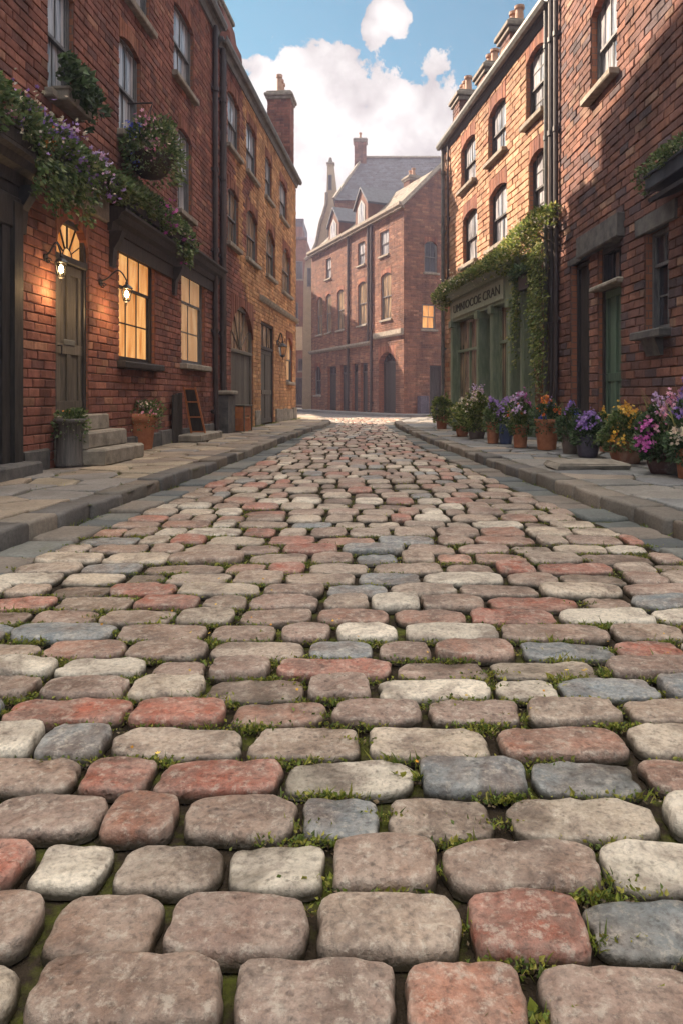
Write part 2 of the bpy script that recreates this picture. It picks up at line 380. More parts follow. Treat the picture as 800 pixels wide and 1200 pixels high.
def snap(z, ch=.105): return round(z / ch) * ch
def window(fr, root, u0, u1, z0, z1, rise=None, band=.21, cols=2, rows=(2, 2), pane='pane', frame='frame_grey', setb=.06, sill='stone', sillw=.07, ch=.105, lintel=None, label=None, meet=True, trans=None):
    z0 = snap(z0, ch); z1 = snap(z1, ch)
    top = z1 + (snap(band, ch) if rise is not None else 0)
    fr.open.append(dict(u0=u0, u1=u1, z0=z0, z1=top, rise=rise, band=top - z1))
    w = u1 - u0; h = z1 - z0; mb = MB(); pm = MB(); t = .05; fd = .06
    a, b, c, d = u0, u1, z0, z1
    mb.box(fr, a, a+t, -setb-fd, -setb, c, d); mb.box(fr, b-t, b, -setb-fd, -setb, c, d)
    mb.box(fr, a+t, b-t, -setb-fd, -setb, c, c+t); mb.box(fr, a+t, b-t, -setb-fd, -setb, d-t, d)
    zm = c + h * (rows[0] / (rows[0] + rows[1])) if rows[0] else c
    def sash(za, zb, v, nr, nc):
        s = .035
        mb.box(fr, a+t, a+t+s, v-.03, v, za, zb); mb.box(fr, b-t-s, b-t, v-.03, v, za, zb)
        mb.box(fr, a+t+s, b-t-s, v-.03, v, za, za+s*1.2); mb.box(fr, a+t+s, b-t-s, v-.03, v, zb-s, zb)
        for i in range(1, nc):
            uc = a+t+s + (w-2*t-2*s)*i/nc; mb.box(fr, uc-.011, uc+.011, v-.026, v-.004, za+s, zb-s)
        for i in range(1, nr):
            zc = za + (zb-za)*i/nr; mb.box(fr, a+t+s, b-t-s, v-.025, v-.006, zc-.011, zc+.011)
        pm.add([fr.w(a+t, v-.017, za), fr.w(b-t, v-.017, za), fr.w(b-t, v-.017, zb), fr.w(a+t, v-.017, zb)], [(0,1,2,3)])
    if rows[0]: sash(c+t, zm+.02, -setb-.05, rows[0], cols)
    if rows[1]: sash(zm-.02 if rows[0] else c+t, d-t*.6, -setb-.012, rows[1], cols)
    o = mb.build('window', M[frame], root)
    if label: o['label'] = label
    pm.build('pane', M[pane], o, recalc=False)
    if sill:
        MB().bbox(fr, u0-.09, u1+.09, -setb, sillw+.03, z0-.1, z0+.005, .015, j=.004).build('sill', M[sill], o)
    if lintel:
        lm, lh, lw = lintel
        MB().bbox(fr, u0-lw, u1+lw, -setb+.02, .035, z1-.004, z1+lh, .015, j=.008).build('lintel', M[lm], o)
        fr.open.append(dict(u0=u0-lw, u1=u1+lw, z0=z1, z1=z1+snap(lh, ch)))
    return o
def door(fr, root, u0, u1, z0, z1, mat='wood_grey', fmat='frame_dark', setb=.22, planks=5, ch=.105, panels=False, rise=None, band=.21, fan=None, fanpane='lit', letter=False, label=None, framew=.07):
    """fan: height of a glazed light above the leaf, inside the same opening"""
    top = snap(z1 + (fan or 0), ch); full = top + (snap(band, ch) if rise is not None else 0)
    fr.open.append(dict(u0=u0, u1=u1, z0=snap(z0, ch), z1=full, rise=rise, band=full-top))
    t = framew; mb = MB()
    mb.box(fr, u0, u0+t, -setb-.08, -setb+.03, z0, top); mb.box(fr, u1-t, u1, -setb-.08, -setb+.03, z0, top); mb.box(fr, u0+t, u1-t, -setb-.08, -setb+.03, top-t, top)
    if fan:
        mb.bbox(fr, u0-.0+.002, u1-.002, -setb-.09, -setb+.05, z1, z1+.09, .012)
    o = MB(); n = planks; wd = (u1-u0-2*t)/n
    for i in range(n): o.bbox(fr, u0+t+i*wd+.003, u0+t+(i+1)*wd-.003, -setb-.05, -setb-.012+random.uniform(-.002,.002), z0+.015, z1-.002, .004)
    if panels:
        h = z1-z0
        for (za, zb) in ((z0+.02, z0+.17), (z0+h*.40, z0+h*.40+.13), (z1-.13, z1-.01)): o.bbox(fr, u0+t+.002, u1-t-.002, -setb-.01, -setb+.008, za, zb, .004)
        for ua in (u0+t+.002, u1-t-.1, (u0+u1)/2-.045): o.bbox(fr, ua, ua+.09, -setb-.01, -setb+.006, z0+.16, z1-.1, .004)
    d = o.build('door', M[mat], root)
    if label: d['label'] = label
    mb.build('frame', M[fmat], d)
    if fan:
        g = MB(); zc = z1+.09; tt = top-t
        g.add([fr.w(u0+t,-setb-.03,zc), fr.w(u1-t,-setb-.03,zc), fr.w(u1-t,-setb-.03,tt), fr.w(u0+t,-setb-.03,tt)], [(0,1,2,3)])
        g.build('transom_pane', M[fanpane], d, recalc=False)
        b = MB(); uc = (u0+u1)/2
        if rise is not None and rise > .2:
            for an in (-60, -30, 0, 30, 60):
                s, c_ = math.sin(math.radians(an)), math.cos(math.radians(an)); L = top - zc + .1
                b.ext(fr, [(uc+s*.12-.009*c_, zc+c_*.12), (uc+s*.12+.009*c_, zc+c_*.12), (uc+s*L+.009*c_, zc+c_*L), (uc+s*L-.009*c_, zc+c_*L)], -setb-.028, -setb-.008)
            pts = [(uc+.12*math.sin(q), zc+.12*math.cos(q)) for q in np.linspace(-1.57, 1.57, 9)]
            b.tube([fr.w(p, -setb-.015, q) for p, q in pts], .008, 5)
        else:
            for k in (1, 2): b.box(fr, u0+t+(u1-u0-2*t)*k/3-.009, u0+t+(u1-u0-2*t)*k/3+.009, -setb-.028, -setb-.01, zc, tt)
        b.build('glazing_bar', M[fmat], d)
    hz = z0 + (z1-z0)*.45; h = MB(); c = fr.w(u0+t+.07 if fr.n.x > 0 else u1-t-.07, -setb+.01, hz)
    e = c + fr.n*.05; h.tube([c, e], .008, 6); h.tube([e, e+fr.u*.0+Vector((0,0,-.11))], [.012, .009], 6); h.build('handle', M['iron'], d)
    if letter: MB().bbox(fr, (u0+u1)/2-.14, (u0+u1)/2+.14, -setb+.0, -setb+.018, hz+.02, hz+.09, .005).build('letterbox', M['gutter'], d)
    return d

def shell(root, fr, depth, z1, roof_h, u0=0, u1=None, over=.25, eave=True, mat='slate', bm='mortar', gap=.33):
    """closed body behind a street wall: rear, ends, pitched roof. all behind the visible face"""
    u1 = fr.L if u1 is None else u1; mb = MB()
    P = lambda u, v, z: fr.w(u, v, z)
    for u in (u0 + .02, u1 - .02):
        mb.add([P(u,-gap,0), P(u,-depth,0), P(u,-depth,z1), P(u,-depth/2,z1+roof_h), P(u,-gap,z1)], [(0,1,2,3,4)])
    mb.add([P(u0+.02,-depth,0), P(u1-.02,-depth,0), P(u1-.02,-depth,z1), P(u0+.02,-depth,z1)], [(0,1,2,3)])
    mb.add([P(u0+.02,-gap,.01), P(u1-.02,-gap,.01), P(u1-.02,-depth,.01), P(u0+.02,-depth,.01)], [(0,1,2,3)])
    mb.build('end_wall', M[bm], root, recalc=False)
    r = MB(); t = .1; v0 = .04
    sl = roof_h / (depth/2)
    r.add([P(u0,v0,z1-sl*v0+.02), P(u1,v0,z1-sl*v0+.02), P(u1,-depth/2,z1+roof_h+.02), P(u0,-depth/2,z1+roof_h+.02),
           P(u0,v0,z1-sl*v0+.02+t), P(u1,v0,z1-sl*v0+.02+t), P(u1,-depth/2,z1+roof_h+.02+t), P(u0,-depth/2,z1+roof_h+.02+t),
           P(u0,-depth,z1+.02), P(u1,-depth,z1+.02), P(u0,-depth,z1+.02+t), P(u1,-depth,z1+.02+t)],
          [(0,1,2,3),(4,5,6,7),(0,1,5,4),(0,3,7,4),(1,2,6,5),(3,2,9,8),(7,6,11,10),(8,9,11,10),(3,7,10,8),(2,6,11,9)])
    return r.build('roof', M[mat], root)
def chimney(root, fr, u0, u1, v0, v1, z0, z1, npots=3, bm='brick_l1', pots=True, ph=.45, ch=.1):
    """brick stack with corbelled cap and clay pots"""
    mb = MB(); mb.box(fr, u0+.014, u1-.014, v0+.014, v1-.014, z0, z1)
    vs = [np.array([tuple(p) for p in mb.v])]; fs = list(mb.f); ms = [1]*len(mb.f); nb = 8
    A, B, C_, D = fr.w(u0,v1,0), fr.w(u1,v1,0), fr.w(u1,v0,0), fr.w(u0,v0,0)
    c0 = (A + B + C_ + D) / 4
    for (p, q) in ((A,B),(B,C_),(C_,D),(D,A)):
        f = Fac((p.x,p.y), (q.x,q.y), 1)
        if f.n.dot((p+q)/2 - c0) < 0: f = Fac((p.x,p.y), (q.x,q.y), -1)
        v, fa = bricks(f, 0, f.L, z0, z1, ch, .24, gap=.012, prot=.008)
        vs.append(v); fs += [tuple(x) for x in (fa+nb).tolist()]; ms += [0]*len(fa); nb += len(v)
    me = bpy.data.meshes.new('chimney'); me.from_pydata(np.concatenate(vs).tolist(), [], fs); me.polygons.foreach_set('material_index', ms)
    o = link_mesh('chimney', me, [M[bm], M['mortar']], root)
    cap = MB(); cap.bbox(fr, u0-.05, u1+.05, v0-.05, v1+.05, z1, z1+.1, .015); cap.bbox(fr, u0-.1, u1+.1, v0-.1, v1+.1, z1+.1, z1+.22, .02)
    cap.bbox(fr, u0-.03, u1+.03, v0-.03, v1+.03, z1+.22, z1+.3, .02); cap.build('cap', M['stone'], o)
    for i in range(npots):
        u = u0 + (u1-u0)*(i+.5)/npots; c = fr.w(u, (v0+v1)/2, z1+.3); h = ph*random.uniform(.85, 1.1)
        MB().lathe(c, [(.085,0),(.11,.02),(.10,.08),(.085,h*.8),(.115,h*.84),(.115,h),(.075,h),(.07,h*.6)], 14).build('chimney_pot', M['chimney_pot'], o, smooth=False)
    return o
def downpipe(root, fr, u, v, z0, z1, r=.05, mat='pipe', kick=True):
    mb = MB(); pts = [fr.w(u, v, z) for z in np.linspace(z0+.12, z1, 8)]
    if kick: pts = [fr.w(u, v+.12, z0+.03), fr.w(u, v+.03, z0+.1)] + pts[1:]
    mb.tube(pts, r, 10)
    z = z0 + .5
    while z < z1:
        c = fr.w(u, v, z); mb.tube([c - Vector((0,0,.045)), c + Vector((0,0,.045))], r*1.35, 10)
        mb.box(fr, u-r*1.9, u+r*1.9, v-r*1.1-.03, v-r*.6, z-.03, z+.03); z += 1.75
    return mb.build('downpipe', M[mat], root)

def text_mesh(to):
    bpy.context.view_layer.update(); me = bpy.data.meshes.new_from_object(to.evaluated_get(bpy.context.evaluated_depsgraph_get()))
    n = to.name; p = to.parent; bpy.data.objects.remove(to); o = bpy.data.objects.new(n, me); COL.objects.link(o); o.parent = p
    if not me.materials: me.materials.append(M['letter'])
    return o
# ------------------------------------------------------------------ foliage
def leaf_mesh(pts, dirs, size, shape='leaf', var=.4):
    """numpy: one small folded leaf (6 verts, 4 tris) or petal cluster per point"""
    n = len(pts); pts = np.array(pts); d = np.array(dirs); d = d / (np.linalg.norm(d, axis=1)[:, None] + 1e-9)
    up = RNG.normal(size=(n, 3)); s = np.cross(d, up); s /= np.linalg.norm(s, axis=1)[:, None] + 1e-9; nn = np.cross(s, d)
    L = (size * (1 + var * (RNG.random(n) * 2 - 1)))[:, None]
    if shape == 'leaf':
        w = .32
        v = [pts, pts + d*L*.4 + s*L*w + nn*L*.10, pts + d*L*.45, pts + d*L*.4 - s*L*w + nn*L*.10, pts + d*L - nn*L*.12]
        F = [(0,1,2),(0,2,3),(1,4,2),(2,4,3)]
    elif shape in ('blade', 'reed'):
        w = .045 if shape == 'blade' else .010; dn = np.array([0,0,-1.0])
        v = [pts - s*L*w, pts + s*L*w, pts + d*L*.5 + s*L*w*.8, pts + d*L*.5 - s*L*w*.8, pts + d*L*.92 + dn*L*.22*RNG.random((n,1))]
        F = [(0,1,2),(0,2,3),(3,2,4)]
    else:     # flower: five petals about a centre, facing d
        v = [pts + d*L*.12]
        for k in range(10):
            t = 2*math.pi*k/10; r = 1.0 if k % 2 == 0 else .55
            v.append(pts + (s*math.cos(t) + nn*math.sin(t))*L*.5*r + d*L*(.12 if k % 2 == 0 else .0))
        F = [(0, 1+k, 1+(k+1) % 10) for k in range(10)]
    m = len(v); V = np.stack(v, 1).reshape(-1, 3); b = (np.arange(n)*m)[:, None, None]
    Fa = (b + np.array(F)[None]).reshape(-1, 3)
    return V, Fa
def np_obj(name, parts, mats, parent=None, loc=None, smooth=False):
    """parts: list of (verts, faces, material index)"""
    V = []; Fs = []; Ms = []; nb = 0
    for v, f, mi in parts:
        V.append(v); Fs += [tuple(x) for x in (np.asarray(f)+nb).tolist()]; Ms += [mi]*len(f); nb += len(v)
    me = bpy.data.meshes.new(name); me.from_pydata(np.concatenate(V).tolist(), [], Fs); me.polygons.foreach_set('material_index', Ms)
    return link_mesh(name, me, mats, parent, loc, smooth)
def clump(c, r, h, n, lift=.0, squash=1.0, dens=.15):
    """points + outward directions through an uneven mound"""
    P = []; D = []; c = Vector(c); seed = Vector((random.random()*50,)*3); tries = 0
    while len(P) < n and tries < n*12:
        tries += 1
        t = random.uniform(0, 2*math.pi); q = random.random()**.5; e = random.random()**.8
        R = 1 + .35*mn.noise(Vector((math.cos(t), math.sin(t), e*1.5))*1.6 + seed)
        rr = q*math.sqrt(max(0, 1 - (e*.9)**2)) * r * R
        p = Vector((rr*math.cos(t), rr*math.sin(t)*squash, e*h*R))
        if mn.noise((p + seed*3)*(2.2/r*.5+3)) < -dens*.6: continue
        P.append(c + p + Vector((0,0,lift))); d = Vector((math.cos(t)*q*1.1, math.sin(t)*q*1.1, .35+e*.7)) + Vector((random.gauss(0,.45), random.gauss(0,.45), random.gauss(0,.4)))
        D.append(d)
    return P, D
def stems(c, P, k=26, r=.004):
    mb = MB(); c = Vector(c)
    for p in random.sample(P, min(k, len(P))):
        m = (c*.45 + Vector(p)*.55); m.z += .03*random.random(); m.x = c.x*.6 + p[0]*.4; m.y = c.y*.6+p[1]*.4
        mb.tube([c + Vector((random.gauss(0,.02), random.gauss(0,.02), 0)), m, p], [r, r*.8, r*.5], 4, caps=False)
    return mb

# ------------------------------------------------------------------ plan of the street
KL = [(-2.45,-1.5),(-2.35,1.0),(-2.2,4.2),(-1.98,7.2),(-1.74,11),(-1.58,15),(-1.42,18.4),(-1.15,21),(-1.12,24),(-1.7,29),(-2.7,34),(-5.5,42),(-12,52)]
KR = [(2.50,-1.5),(2.38,1.0),(2.12,4.6),(1.86,7.2),(1.64,9.6),(1.40,12.8),(1.20,16.4),(1.02,20.3),(1.05,24),(1.7,27.2),(4,29.0),(9,30.5),(20,33)]
def interp(poly, y):
    for (a, b) in zip(poly[:-1], poly[1:]):
        if a[1] <= y <= b[1]: t = (y-a[1])/(b[1]-a[1]); return a[0] + (b[0]-a[0])*t
    return poly[0][0] if y < poly[0][1] else poly[-1][0]

L1 = Fac((-4.04,1.0), (-3.24,15.5), 1); L2 = Fac((-3.24,15.5), (-2.5,26.0), 1)
R1 = Fac((4.12,1.0), (3.60,13.1), -1); R2 = Fac((3.60,13.1), (2.45,20.8), -1)
FF = Fac((2.0,34.0), (-3.4,46.0), -1); FG = Fac((2.0,34.0), (6.014,35.8), 1)
def wallx(side, y):
    fs = (L1, L2) if side < 0 else (R1, R2)
    f = fs[0] if y < fs[0].p.y + fs[0].u.y*fs[0].L else fs[1]
    return f.p.x + f.u.x/f.u.y*(y - f.p.y)

# ---- ground sheets
def ground_mat():
    t = NT('worn_setts_far'); f = t.noise(2.5, 6); v = t.n('ShaderNodeTexBrick'); v.inputs['Scale'].default_value = 1
    v.inputs['Brick Width'].default_value = .34; v.inputs['Row Height'].default_value = .2; v.inputs['Mortar Size'].default_value = .012
    t.l(t.obj(), v.inputs['Vector']); v.inputs['Color1'].default_value = (.16,.155,.15,1); v.inputs['Color2'].default_value = (.12,.12,.125,1); v.inputs['Mortar'].default_value = (.09,.08,.06,1)
    c = t.mix(1.0, v.outputs['Color'], t.ramp(f, [(.3,.7),(.7,1.15)]), 'MULTIPLY')
    return t.done(c, .7, t.bump(v.outputs['Fac'], -.5, .02), .3)
def soil_mat():
    t = NT('mossy_joint_soil'); f = t.noise(5, 6, rough=.7); g = t.noise(60, 4)
    moss = t.mix(g, (.035,.045,.010), (.13,.14,.025)); soil = t.mix(g, (.015,.011,.008), (.06,.045,.03))
    c = t.mix(t.ramp(f, [(.50,0),(.62,.9)]), soil, moss)
    return t.done(c, .95, t.bump(g, 1.0, .015), .1)
def sheet(name, pts, z, mat, kind='structure'):
    me = bpy.data.meshes.new(name); me.from_pydata([(x,y,z) for x,y in pts], [], [tuple(range(len(pts)))])
    return tag(link_mesh(name, me, mat), kind=kind)
sheet('ground', [(-400,-60),(400,-60),(400,700),(-400,700)], -.012, ground_mat())
def strip(name, yy, fa, fb, z, mat):
    P = []; F = []
    for y in yy: P += [(fa(y), y, z), (fb(y), y, z)]
    for i in range(len(yy)-1): F.append((2*i, 2*i+1, 2*i+3, 2*i+2))
    me = bpy.data.meshes.new(name); me.from_pydata(P, [], F); return tag(link_mesh(name, me, mat), kind='structure')
ys = [-1.5+.5*i for i in range(60)]
strip('road_bed', ys, lambda y: interp(KL, y), lambda y: interp(KR, y), -.006, soil_mat())

# ---- cobbles
COBW = []
def cobbles():
    V = []; Fs = []; nb = 0; y = .72; row = 0; GAPS = []
    while y < 30.5:
        d = float(np.interp(y, [.7,1.2,1.7,2.3,3.1,4.5,6.5,9,14], [.135,.147,.163,.176,.20,.265,.35,.41,.44])) * (1 + random.uniform(-.08, .08))
        xa = interp(KL, y+d/2); xb = interp(KR, y+d/2)
        if y > 24.5: xa = max(xa, -4.5); xb = min(xb, 4)
        g = .34 if y < 14 else .22
        xa += g; xb -= g
        wm = float(np.interp(y, [.8,1.3,2.1,3.5,5,8,20], [.235,.255,.30,.325,.285,.24,.25]))
        x = xa + random.uniform(0, .12)*0; xs = [x]
        while x < xb - .1:
            x += wm * random.choice((.66, .85, 1.0, 1.0, 1.12, 1.3)) * random.uniform(.93, 1.07); xs.append(min(x, xb))
        sag = random.uniform(-.004, .004)
        near = y < 3.2; K = 40 if y < 2.4 else (28 if y < 5 else (18 if y < 11 else 12))
        for i in range(len(xs)-1):
            w = xs[i+1] - xs[i]
            if w < .07: continue
            cx = (xs[i]+xs[i+1])/2; cy = y + d/2 + sag + random.uniform(-.003, .003); gap = random.uniform(.006, .013) if y < 4 else .013
            a = w/2 - gap/2; b = d/2 - gap/2*random.uniform(.8, 1.2)
            h = .033*random.uniform(.8, 1.2) if y < 12 else .030
            tlt = (random.uniform(-.03,.03), random.uniform(-.03,.03)); e = random.uniform(3.4, 5.6)
            k = random.uniform(-.012,.012)
            cor = [(random.uniform(-.10,.015)*a, random.uniform(-.11,.02)*b) for _ in range(4)]
            th = np.linspace(0, 2*np.pi, K, endpoint=False) + .01
            c, s = np.cos(th), np.sin(th); rr = (np.abs(c)**e + np.abs(s)**e)**(-1/e)
            ph = random.uniform(0, 6.28); ph2 = random.uniform(0, 6.28); ph3 = random.uniform(0, 6.28)
            rr = rr * (1 + .015*np.sin(3*th+ph) + .014*np.sin(5*th+ph2) + .012*np.sin(9*th+ph3))
            px = c*rr; py = s*rr
            wx = (px+1)/2; wy = (py+1)/2
            ox = (cor[0][0]*(1-wx)*-1 + cor[1][0]*wx)*(1-wy) + (cor[2][0]*(1-wx)*-1 + cor[3][0]*wx)*wy
            oy = (cor[0][1]*(1-wx) + cor[1][1]*wx)*(1-wy)*-1 + (cor[2][1]*(1-wx) + cor[3][1]*wx)*wy
            prof = [(1.0,-.02),(1.0,.35),(.985,.62),(.95,.84),(.89,.955),(.76,1.0),(.42,1.02)] if K >= 28 else [(1.0,-.02),(1.0,.35),(.95,.78),(.82,.97),(.45,1.02)]
            ring = []
            for (q, z) in prof:
                qx = px*(1 - (1-q)*min(1, b/a*1.0)) if a > b else px*q; qy = py*q if a > b else py*(1-(1-q)*min(1, a/b))
                X = cx + qx*a + ox*q; Y = cy + qy*b + oy*q
                Z = z*h + (tlt[0]*qx*a + tlt[1]*qy*b)*(1 if z > .2 else 0) + k*(1 if z > .2 else 0)
                if K >= 28 and .5 < z:
                    nz = np.array([mn.fractal(Vector((xx*16+cx*40, yy*16, cy*9.1)), .9, 2.1, 3) for xx, yy in zip(X, Y)]); nf = np.array([mn.noise(Vector((xx*55, yy*55, cx*7))) for xx, yy in zip(X, Y)]); Z = Z + nz*.0060*(1.5 if z < .95 else 1) + nf*.0016
                    sc = 1 + nz*.016; X = cx + (X-cx)*sc; Y = cy + (Y-cy)*sc
                ring.append(np.stack([X, Y, Z], 1))
            ctr = np.array([[cx, cy, 1.035*h + k]])
            vv = np.concatenate(ring + [ctr]); R_ = len(prof)
            idx = np.arange(K); nx = (idx+1) % K
            ff = []
            for r in range(R_-1): ff += np.stack([idx+r*K, nx+r*K, nx+(r+1)*K, idx+(r+1)*K], 1).__add__(nb).tolist()
            ci = R_*K + nb; ff += [(int(p)+(R_-1)*K+nb, int(q)+(R_-1)*K+nb, ci) for p, q in zip(idx, nx)]
            V.append(vv); Fs += ff; nb += len(vv)
            if y < 13: GAPS.append((cx + a*random.uniform(-1, 1), cy - b - gap/2)); GAPS.append((xs[i], cy + b*random.uniform(-1, 1)))
            if y < 13: GAPS.append((cx + a*random.uniform(-1, 1), cy - b - gap/2))
        y += d; row += 1
    t = NT('worn_cobble_stone')
    base = t.ramp(t.rnd(), [(0,(.27,.18,.135)),(.15,(.33,.245,.185)),(.28,(.47,.39,.30)),(.40,(.28,.185,.145)),(.52,(.66,.59,.48)),(.63,(.17,.195,.205)),(.74,(.38,.30,.235)),(.81,(.34,.115,.078)),(.91,(.33,.165,.115))], 'CONSTANT')
    base = t.mix(1.0, base, t.ramp(t.rnd(9.37), [(0,.85),(1,1.18)]), 'MULTIPLY')
    f = t.noise(9, 6, rough=.65); base = t.mix(t.ramp(f, [(.35,.0),(.7,.5)]), base, mul3((.50,.44,.37), 1.0))
    f4 = t.noise(5, 5, rough=.7, dist=.6); base = t.mix(t.ramp(f4, [(.36,.75),(.56,0)]), base, (.13,.09,.07))
    f2 = t.noise(70, 4, rough=.7); base = t.mix(1.0, base, t.ramp(f2, [(.3,.55),(.5,1.0),(.75,1.25)]), 'MULTIPLY')
    vo = t.n('ShaderNodeTexVoronoi', feature='DISTANCE_TO_EDGE'); vo.inputs['Scale'].default_value = 6.5
    wv = t.n('ShaderNodeTexNoise'); wv.inputs['Scale'].default_value = 12; t.l(t.obj(), wv.inputs['Vector'])
    mv = t.mix(.12, t.obj(), wv.outputs['Color']); t.l(mv, vo.inputs['Vector'])
    crack = t.ramp(vo.outputs['Distance'], [(0,.0),(.018,1)]); cm = t.mix(t.ramp(t.noise(4, 3), [(.52, 0),(.60, 1)]), (1,1,1), crack)
    base = t.mix(1.0, base, t.mix(.22, (1,1,1), cm), 'MULTIPLY')
    v2 = t.n('ShaderNodeTexVoronoi'); v2.inputs['Scale'].default_value = 52; t.l(t.obj(), v2.inputs['Vector'])
    pit = t.mix(t.ramp(t.noise(13, 3), [(.42,0),(.54,1)]), (1,1,1), t.ramp(v2.outputs['Distance'], [(.10,0),(.32,1)]))
    base = t.mix(1.0, base, t.mix(.42, (1,1,1), pit), 'MULTIPLY')
    fl_ = t.noise(34, 9, rough=.8); base = t.mix(t.ramp(fl_, [(.52,0),(.60,.42)]), base, (.60,.54,.45)); base = t.mix(t.ramp(fl_, [(.36,.55),(.44,0)]), base, (.07,.055,.045))
    gp_ = t.n('ShaderNodeNewGeometry'); base = t.mix(t.ramp(gp_.outputs['Pointiness'], [(.52,0),(.60,.25)]), base, (.62,.55,.46))  # pale rim on stone shoulders: sky gloss painted into the colour
    # stones turn dark brown low on the flanks
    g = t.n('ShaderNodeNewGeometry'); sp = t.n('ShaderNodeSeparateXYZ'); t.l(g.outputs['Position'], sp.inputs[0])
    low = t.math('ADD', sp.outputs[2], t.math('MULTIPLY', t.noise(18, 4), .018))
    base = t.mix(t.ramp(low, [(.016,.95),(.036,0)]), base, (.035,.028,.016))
    base = t.mix(1.0, base, t.ramp(t.noise(.7, 5, rough=.7), [(.32,.74),(.6,1.06)]), 'MULTIPLY')
    nr = t.bump(t.noise(120, 5, rough=.75), .6, .005); nr = t.bump(t.noise(26, 6, rough=.7), .8, .014, nr); nr = t.bump(cm, .25, .004, nr); nr = t.bump(pit, .45, .004, nr)
    v3 = t.n('ShaderNodeTexVoronoi'); v3.inputs['Scale'].default_value = 16; t.l(mv, v3.inputs['Vector']); nr = t.bump(v3.outputs['Distance'], .45, .016, nr)
    hs_ = t.n('ShaderNodeHueSaturation'); hs_.inputs['Saturation'].default_value = 1.12; hs_.inputs['Value'].default_value = 1.10; t.l(base, hs_.inputs['Color']); base = hs_.outputs[0]
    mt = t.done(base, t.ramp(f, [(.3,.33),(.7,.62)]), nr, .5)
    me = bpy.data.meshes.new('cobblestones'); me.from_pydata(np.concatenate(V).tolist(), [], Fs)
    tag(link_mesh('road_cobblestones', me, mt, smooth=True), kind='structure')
    return GAPS
GAPS = cobbles()

# ---- moss and grass in the joints
DRY = leaf_mat('dry_litter', [(.10,.07,.04),(.16,.11,.06),(.06,.045,.03),(.20,.15,.09)], .1)
def joint_growth():
    P = []; D = []; S = []; mossP = []
    for (x, y) in GAPS:
        q = mn.noise(Vector((x*1.3, y*1.1, 3.3))) + .5*mn.noise(Vector((x*4, y*4, 1)))
        if q < -.12: continue
        n = int((22 if y < 3 else 12 if y < 6 else 4) * (1 + q*3))
        for _ in range(n):
            a = (x + random.gauss(0, .03), y + random.gauss(0, .008), .012)
            P.append(a); D.append((random.gauss(0,.6), random.gauss(0,.6), .8)); S.append(.016 + .022*random.random()**3*(1.6 if q > .35 else 1))
        if y < 5:
            for _ in range(int(46*(1+q))): mossP.append((x + random.gauss(0,.045), y + random.gauss(0,.007), random.uniform(.004,.027)))
    v, f = leaf_mesh(P, D, np.array(S), 'blade')
    # broaden blades: add small leaves too
    k = [i for i in range(len(P)) if random.random() < .35]
    v2, f2 = leaf_mesh([P[i] for i in k], [D[i] for i in k], np.array([S[i]*.6 for i in k]), 'leaf')
    v3, f3 = leaf_mesh(mossP, [(random.gauss(0,1), random.gauss(0,1), .7) for _ in mossP], np.array([.011]*len(mossP)), 'leaf')
    fl = [i for i in range(len(P)) if P[i][1] < 3.5 and random.random() < .004]
    gp = [(q[0]+random.gauss(0,.03), q[1]+random.gauss(0,.006), random.uniform(0,.012)) for q in random.sample(mossP, len(mossP)//2)]
    v5, f5 = leaf_mesh(gp, [(random.gauss(0,1), random.gauss(0,1), .3) for _ in gp], np.array([.012]*len(gp)), 'leaf')
    v4, f4 = leaf_mesh([(P[i][0], P[i][1], .05) for i in fl], [(random.gauss(0,.3), random.gauss(0,.3)-.3, 1) for _ in fl], np.array([.012]*len(fl)), 'flower')
    tag(np_obj('moss_grass', [(v, f, 0), (v2, f2, 0), (v3, f3, 0), (v4, f4, 1), (v5, f5, 2)], [M['blade'], P_['yellow'], DRY]),
        'moss and short grass growing in the joints between cobbles', 'moss', kind='stuff')
joint_growth()

